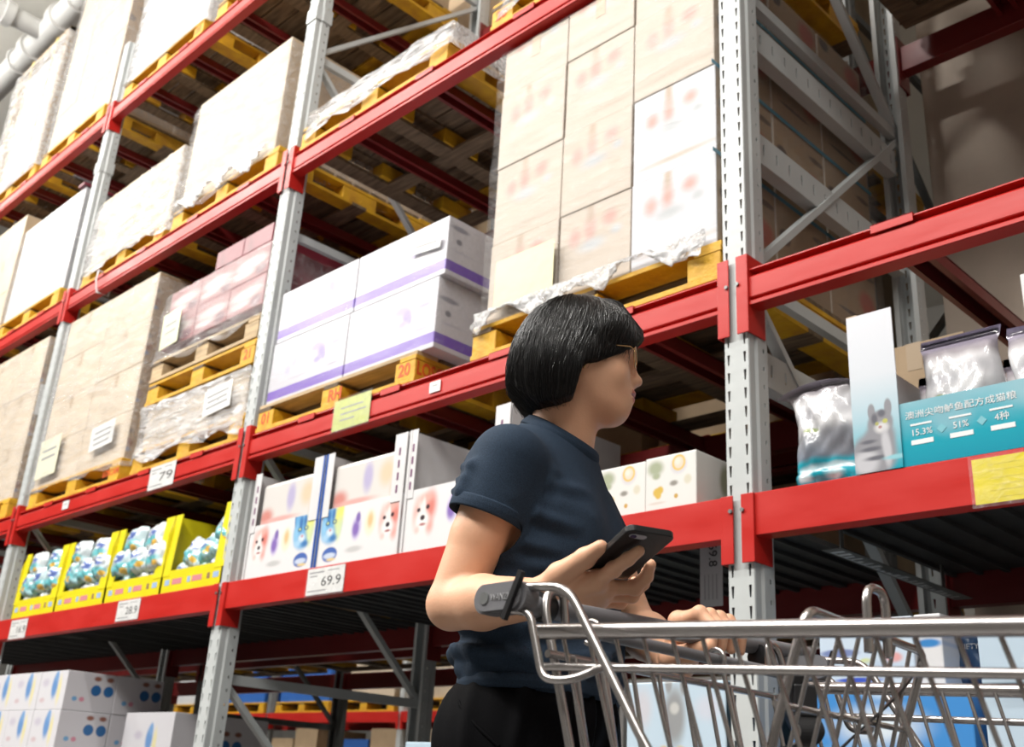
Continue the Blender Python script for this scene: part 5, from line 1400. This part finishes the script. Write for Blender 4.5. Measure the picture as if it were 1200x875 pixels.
pk0 = [T(-.035, -.168, .955), T(.01, -.177, .93), T(.04, -.172, .90)]
pts = []
for p in [pk0[0]*(1-t)+pk0[2]*t for t in np.linspace(0, 1, 12)]:
    c0 = np.array([WO[0], WO[1], p[2]]); u = (p-c0)/np.linalg.norm(p-c0); pts.append(march(c0, u, tr, .05, .3)-WO)
MB().tube([tuple(p) for p in pts], .0028, 6).build('pocket_welt', blk, trs)
for s in (1, -1):
    so_ = Shape().cone(T(-.045, s*.085, .045), T(.13, s*.102, .036), .044, .036, .02)
    so_.ell(T(.03, s*.092, .02), (.13,.048,.02), .02, BR)
    Vs, Qs = surface_net(so_, T(-.2, s*.1-.15, -.02)-np.array([.05,.05,0]), T(.25, s*.1+.15, .16)+np.array([.05,.05,0]), .006)
    Vs[:, 2] = np.maximum(Vs[:, 2], .0005); np_mesh('shoe', Vs, Qs, [plain('white_shoe', (.6,.6,.58), .5)], WO, wm)

# --- hair: bob with a mass and separate strands
hairm = plain('black_hair', (.006, .005, .005), .30, spec=.6)
hr = Shape()
hr.ell(H(-.010, 0, .036), hrd(.108,.092,.101), .02, HR)
hr.ell(H(-.053, 0, -.040), hrd(.083,.090,.095), .05, HR)
for s in (1, -1):
    hr.ell(H(-.032, s*.056, -.046), hrd(.050,.036,.070), .03, HR)
    hr.cone(H(.050, s*.050, .062), H(.080, s*.042, .045), .028, .012, .02)
hr.cone(H(.050, .01, .108), H(.087, -.012, .062), .028, .015, .025).cone(H(.087, -.012, .062), H(.086, -.034, .034), .014, .007, .012)
hr.cone(H(.092, .014, .066), H(.086, .044, .030), .014, .006, .015)
def hair_post(P, F):
    q = (P-HC)@HR/HS
    x, y, z = q[:, 0], q[:, 1], q[:, 2]
    # face opening: in front of the ears and below the fringe line
    line = np.interp(x, [-.02, .0, .03, .06, .085, .1, .13], [-.04, -.024, -.011, .007, .028, .048, .070])+.010*(y > 0)
    open_ = np.maximum(z-line, -.006+.25*(z+.03)-x)
    F = np.maximum(F, -open_*HS)
    base = np.interp(x, [-.14, -.128, -.100, -.077, -.045, -.022, -.008], [-.040, -.058, -.086, -.099, -.097, -.088, -.066])
    return np.maximum(F, (base-z)*HS)
V, Q = surface_net(hr, HC-np.array([.18,.18,.14]), HC+np.array([.18,.18,.18]), .003, post=hair_post)
q = (V-HC)@HR/HS; a = np.arctan2(q[:, 1], q[:, 0]+.01)
gr = (V-HC); gr /= np.linalg.norm(gr, axis=1)[:, None]
V = V+gr*(.0007*np.sin(a*46+4*np.sin(q[:, 2]*30))-.0012)[:, None]
hairo = np_mesh('hair', V, Q, [plain('black_hair_mass', (.004,.0035,.0035), .6, spec=.25)], WO, wm)
def hair_f(P): return hair_post(P, hr(P))
rs = np.random.RandomState(11); SV = []; SF = []
part = np.array([.035, .018, .130])
NS, NP = 3600, 13
ctr = np.array([-.015, 0, .02])
for i in range(NS):
    az = rs.uniform(-PI, PI); th0 = rs.uniform(.05, 1.1)**1.0; th1 = rs.uniform(max(th0+.5, 1.35), 2.75)
    pts = []; sw = rs.normal(0, .10); ph_ = rs.rand()*6.28; lift = rs.normal(.0008, .0013)
    ths = np.linspace(th0, th1, NP); dirs = []
    for j, th in enumerate(ths):
        fr = (th-th0)/(th1-th0)
        # strands fan from the parting: sweep backwards on the sides
        aa = az+sw*fr+.35*math.sin(az)*fr*(1 if math.cos(az) > -.3 else .3)
        dirs.append([math.sin(th)*math.cos(aa), math.sin(th)*math.sin(aa), math.cos(th)])
    dirs = np.array(dirs)
    ts = np.linspace(.04, .19, 60)
    W = ctr+dirs[:, None, :]*ts[None, :, None]
    F = hair_f(HC+W.reshape(-1, 3)@HR.T*HS).reshape(NP, 60)
    ins = F < 0
    has = ins.any(1)
    if not has[0]: continue
    n_ok = int(np.argmin(has)) if not has.all() else NP
    if n_ok < 5: continue
    last = 59-np.argmax(ins[:n_ok, ::-1], axis=1); r = ts[last]+lift+.0010*np.sin(np.arange(n_ok)*.9+ph_)
    if n_ok > 2: 
        if np.abs(np.diff(r)).max() > .03: continue
    p = ctr+dirs[:n_ok]*r[:, None]
    if rs.rand() < .5: p[-1] += dirs[n_ok-1]*rs.uniform(0, .004)+np.array([0,0,-rs.uniform(0, .006)])
    SV.append(p)
for i in range(70):
    y0_ = -.058+rs.normal(0, .004); t0 = rs.uniform(0, 1); z0_ = .060+rs.uniform(-.01, .02); x0_ = lerp(.020, .088, t0)
    yy = -math.sqrt(max(.0, 1-(x0_/.105)**2))*.076; L_ = rs.uniform(.030, .065)
    SV.append(np.array([[x0_+.012*k/9*rs.uniform(.8, 1.2)-.010*(k/9)**2, yy*(1-.03*k/9)-.006, z0_-L_*k/9] for k in range(10)]))
mb = MB()
for p in SV:
    Wp = (HC+p@HR.T*HS)-WO; n = len(Wp); w = rs.uniform(.0003, .0008)
    mb.tube([tuple(x) for x in Wp], [w*(1-.7*(k/(n-1))**2) for k in range(n)], 3, caps=False)
o = mb.build('hair_strands', hairm, hairo); o['kind'] = 'stuff'

# --- glasses and earring
gold = plain('thin_gold_metal', (.80,.52,.26), .25, metal=1.)
lash = plain('dark_lash', (.01,.008,.008), .6)
for s in (1, -1):
    MB().tube([tuple(H(.0785-.10*abs(t)**2*14*.10, s*.031+t*.0165, .0135+.004*(1-(t/.9)**2))-WO) for t in np.linspace(-.9, .9, 9)], .0011, 6).build('eyelashes', lash, wm)
    MB().tube([tuple(H(.084-.012*abs(t)**2, s*.032+t*.020, .034+.004*(1-t*t))-WO) for t in np.linspace(-.9, .9, 9)], .0022, 6).build('eyebrow', lash, wm)
gl = MB(); W_ = lambda x, y, z: tuple(H(x, y, z)-WO)
rimn = 30
gm = None
frm_ = MB()
for s in (1, -1):
    ring_ = [W_(.0985-.10*abs(.0215*math.cos(a)*1.0+0)*.0-.010*(.5+.5*s*math.cos(a))*1.0, s*.033+.0225*math.cos(a), .012+.0195*math.sin(a)) for a in np.linspace(0, 2*PI, rimn+1)[:-1]]
    frm_.tube(ring_, .0013, 6, closed=True)
    frm_.tube([W_(.0885, s*.0555, .018), W_(.08, s*.066, .019), W_(.03, s*.076, .016), W_(-.01, s*.079, .008), W_(-.03, s*.076, -.015)], .0012, 6)
frm_.tube([W_(.0965, .0105, .016), W_(.101, 0, .019), W_(.0965, -.0105, .016)], .0009, 6)
gf = frm_.build('glasses', gold, wm)
lm, nt, b = new_mat('lens'); b.inputs['Base Color'].default_value = (.9,.9,.95,1); b.inputs['Alpha'].default_value = .16; b.inputs['Roughness'].default_value = .03; b.inputs['Specular IOR Level'].default_value = 1.
for s in (1, -1):
    mb = MB(); vs = [W_(.0985-.010*.5, s*.033, .012)]+[W_(.0985-.010*(.5+.5*s*math.cos(a)), s*.033+.0220*math.cos(a), .012+.0190*math.sin(a)) for a in np.linspace(0, 2*PI, rimn+1)[:-1]]
    mb.add(vs, [(0, 1+k, 1+(k+1) % rimn) for k in range(rimn)], 0, True); mb.build('lens', lm, gf)
MB().tube([W_(-.004, -.0755, -.022), W_(-.002, -.078, -.027), W_(-.003, -.077, -.033)], .0016, 8).build('earring', gold, wm)
MB().tube([tuple(np.array((.726+.018*0, -1.262, 1.036))+np.array([.0, .0, 0])-WO+np.array([.022*math.cos(a)*.3, .026*math.cos(a), .024*math.sin(a)])) for a in np.linspace(0, 2*PI, 25)[:-1]], .0012, 6, closed=True).build('bracelet', M['black'], wm)
# ------------------------------------------------------------------ second rack row back to back, far aisle, building
Y2 = 1.48
M['grey_shadow'] = plain('dull_grey_paint', (.20, .21, .21), .5, var=.1)  # darker copy of the upright grey, shade put into the colour
for i, x in enumerate(FX[:3]+[-.35]):
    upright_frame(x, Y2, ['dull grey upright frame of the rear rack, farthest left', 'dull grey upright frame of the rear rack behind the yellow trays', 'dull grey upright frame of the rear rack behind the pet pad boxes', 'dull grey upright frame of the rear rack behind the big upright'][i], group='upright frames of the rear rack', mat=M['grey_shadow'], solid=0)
xs2 = FX[:3]+[-.35]
for b in range(3):
    for l in range(4):
        for yy, nm in ((Y2, 'near'), (Y2+DEPTH, 'far')):
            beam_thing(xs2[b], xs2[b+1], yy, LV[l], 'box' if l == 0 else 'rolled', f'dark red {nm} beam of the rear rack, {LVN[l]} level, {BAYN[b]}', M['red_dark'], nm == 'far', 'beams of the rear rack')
    for l in range(4):
        z = LV[l]+.005
        for q in range(2):
            x0 = xs2[b]+.10+q*(xs2[b+1]-xs2[b]-.2)/2; w = (xs2[b+1]-xs2[b]-.2)/2-.05
            pallet(x0, w, z, f'pallet on the rear rack, {LVN[l]} level, {"left" if q==0 else "right"} half, {BAYN[b]}', 'yellow', y0=Y2+.05, group='pallets of the rear rack')
            hh = [.40, 1.15, 1.2, 1.3][l]
            carton(x0+.03, x0+w-.03, Y2+.10, Y2+1.1, z+hp, z+hp+hh, M['card'], f'big brown carton on the rear rack, {LVN[l]} level, {"left" if q==0 else "right"} half, {BAYN[b]}', 'cartons of the rear rack', False)  # solid cartons added to block light coming through from behind
# light crosswise strut ends glimpsed under the shelf
# far rack across the next aisle
Y3 = 5.6
xs3 = [-13.6, -10.9, -8.2, -5.5]
for i, x in enumerate(xs3):
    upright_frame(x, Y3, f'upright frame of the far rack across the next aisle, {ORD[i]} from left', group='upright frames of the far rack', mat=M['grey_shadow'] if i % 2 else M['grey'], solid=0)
fy = plain('far_goods_white', (.75, .77, .80), .4); fb = plain('far_goods_blue', (.04, .16, .55), .4); fl_ = plain('far_goods_lime', (.50, .58, .12), .4)
fmats = [M['card'], M['card_pale'], fy, M['card']]
for b in range(3):
    beam_thing(xs3[b], xs3[b+1], Y3, 1.66, 'box', f'red beam of the far rack across the next aisle, {ORD[b]} bay from left', M['red'], False, 'beams of the far rack')
    beam_thing(xs3[b], xs3[b+1], Y3+DEPTH, 1.66, 'box', f'red rear beam of the far rack, {ORD[b]} bay from left', M['red'], True, 'beams of the far rack')
    for q in range(2):
        x0 = xs3[b]+.12+q*1.27
        pallet(x0, 1.15, 1.665, f'yellow pallet on the far rack, {ORD[b*2+q]} from left', y0=Y3+.02, group='pallets of the far rack')
        carton(x0+.05, x0+1.1, Y3+.05, Y3+1.0, 1.80, 2.6, [fy, fb, M['card_pale']][(b+q) % 3], f'pale goods on the far rack pallet, {ORD[b*2+q]} from left', 'goods of the far rack', False)
    for q in range(5):
        x0 = xs3[b]+.10+q*.51; hh = .62+.06*((q*7+b) % 3)
        for k in range(2):
            carton(x0, x0+.47, Y3+.05, Y3+.8, .0+k*hh, (k+1)*hh-.002, fmats[(q+b*2+k) % 4] if (q+b) % 4 else fb if k else fy, f'{"upper" if k else "lower"} carton on the floor under the far rack, {ORD[q]} from left in the {ORD[b]} bay', 'cartons under the far rack', False)
for q in range(4):
    carton(-5.35+q*.62, -4.80+q*.62, Y3-.2, Y3+.5, 0, 1.30, fl_, f'lime green display stack beside the far rack, {ORD[q]} from left', 'lime display stacks', False)
    carton(-5.35+q*.62, -4.80+q*.62, Y3-.2, Y3+.5, 1.302, 2.0, fy, f'white carton on the lime display stack, {ORD[q]} from left', 'white cartons on the lime stacks', False)
for q in range(6):
    carton(-8.0+q*.50, -7.58+q*.50, 3.05, 3.6, 0, .80+.05*(q % 2), [M['card'], fy][q % 2], f'carton standing in the next aisle, {ORD[q]} from left', 'cartons in the next aisle', False)

conc = plain('concrete_floor', (.13, .125, .12), .35, var=.12, vscale=1.2, bump=.05, bscale=8)
plaster = plain('stained_plaster', (.56, .47, .39), .75, var=.10, vscale=5, bump=.3, bscale=9)
ceil_m = plain('cream_ceiling', (.80, .78, .72), .7, var=.05, vscale=1)
wallm = plain('grey_wall', (.35, .34, .32), .7, var=.05, vscale=1)
def st(name, lo, hi, m): o = MB().box(lo, hi).build(name, m); return struct(o)
st('floor', (-26, -12, -.2), (9, 14, 0), conc)
st('ceiling', (-26, -12, 9.0), (9, 14, 9.2), ceil_m)
st('wall_left', (-26.2, -12, 0), (-26, 14, 9), wallm); st('wall_right', (9, -12, 0), (9.2, 14, 9), wallm)
st('wall_front', (-26, -12.2, 0), (9, -12, 9), wallm); st('wall_back', (-26, 14, 0), (9, 14.2, 9), wallm)
st('wall_partition', (.03, 1.45, 0), (9, 1.62, 9), plaster)
# pipes under the ceiling at upper left
pm = plain('white_pipe_paint', (.84, .84, .82), .35)
pr = thing('ceiling_pipe', 'large white pipe with couplings under the ceiling at the upper left corner', 'pipe', (-9.6, .5, 8.55))
MB().tube([(-7, 0, 0), (11, 0, 0)], .14, 20).build('main_pipe', pm, pr)
MB().tube([(.25, -6, 0), (.25, 5, 0)], .11, 20).build('cross_pipe', pm, pr)
for x in (-.15, .62, 3.5): MB().tube([(x-.06, 0, 0), (x+.06, 0, 0)], .175, 20).build('coupling', pm, pr)
for y in (-.45, .45): MB().tube([(.25, y-.05, 0), (.25, y+.05, 0)], .145, 20).build('coupling', pm, pr)
for x in (-.5, 1.1, 4.): 
    MB().tube([(x, 0, .1), (x, 0, .45)], .02, 8).build('hanger_rod', pm, pr)
    MB().tube([(x, .16*math.cos(a), .16*math.sin(a)) for a in np.linspace(0, 2*PI, 20)], .015, 6).build('hanger_ring', pm, pr)

# ------------------------------------------------------------------ lights: aisle lamps under the ceiling, an added frontal row and added uplights
def lamp(x, y, z, e, sx, sy, rot=(0,0,0), col=(1, .97, .92)):
    l = bpy.data.lights.new('aisle_lamp', 'AREA'); l.shape = 'RECTANGLE'; l.size = sx; l.size_y = sy; l.energy = e; l.color = col
    o = bpy.data.objects.new('aisle_lamp', l); COL.objects.link(o); o.location = (x, y, z); o.rotation_euler = rot; return o
LE = 285
for i, x in enumerate((-13, -9.5, -6, -2.6, .9, 4.4)):
    lamp(x, -3.0, 8.2, LE*.5*(1.0, 1.0, 1.0, 1.0, .75, .25)[i], 1.4, .35)
    lamp(x+1., -6.4, 8.0, LE*1.35*(.8, .9, 1.0, 1.1, 1.0, .5)[i], 1.4 if i < 4 else 3., .35 if i < 4 else 2., (math.radians(35), 0, 0))  # second row added farther out, tilted at the shelves for even frontal light
for x in (-14, -11, -8): lamp(x, -2.5, 7.4, 150, 1.4, .35, (PI, 0, 0))  # upward-facing lamps added only to brighten the ceiling and pipes
for x in (-12, -8, -4.5): lamp(x, 4.2, 8.2, 260, 1.4, .35)
w = bpy.data.worlds.new('world'); SC.world = w; w.use_nodes = True
w.node_tree.nodes['Background'].inputs[0].default_value = (.95, .97, 1, 1); w.node_tree.nodes['Background'].inputs[1].default_value = .03

# ------------------------------------------------------------------ camera
cam = bpy.data.cameras.new('camera'); co = bpy.data.objects.new('camera', cam); COL.objects.link(co)
cam.sensor_fit = 'HORIZONTAL'; cam.sensor_width = 36.0; cam.lens = 1247.04/1200*36
Rm = ((0.7098236675870904, 0.7020302719194702, 0.05747919834068119), (-0.2210698103848086, 0.2995149404594118, -0.9281265750844658), (-0.6687888305508977, 0.6460992940332552, 0.3678004926316613))
r_, d_, f_ = (Vector(q) for q in Rm)
m4 = Matrix(((r_.x, -d_.x, -f_.x, 1.5962), (r_.y, -d_.y, -f_.y, -2.4447), (r_.z, -d_.z, -f_.z, .85), (0,0,0,1)))
co.matrix_world = m4
cam.dof.use_dof = True; cam.dof.focus_distance = 1.6; cam.dof.aperture_fstop = 8.0
cam.clip_start = .02
SC.camera = co
SC.view_settings.view_transform = 'Standard'; SC.view_settings.look = 'None'
SC.view_settings.gamma = 1.0; SC.view_settings.use_curve_mapping = False; SC.view_settings.exposure = 0.0
label_check()
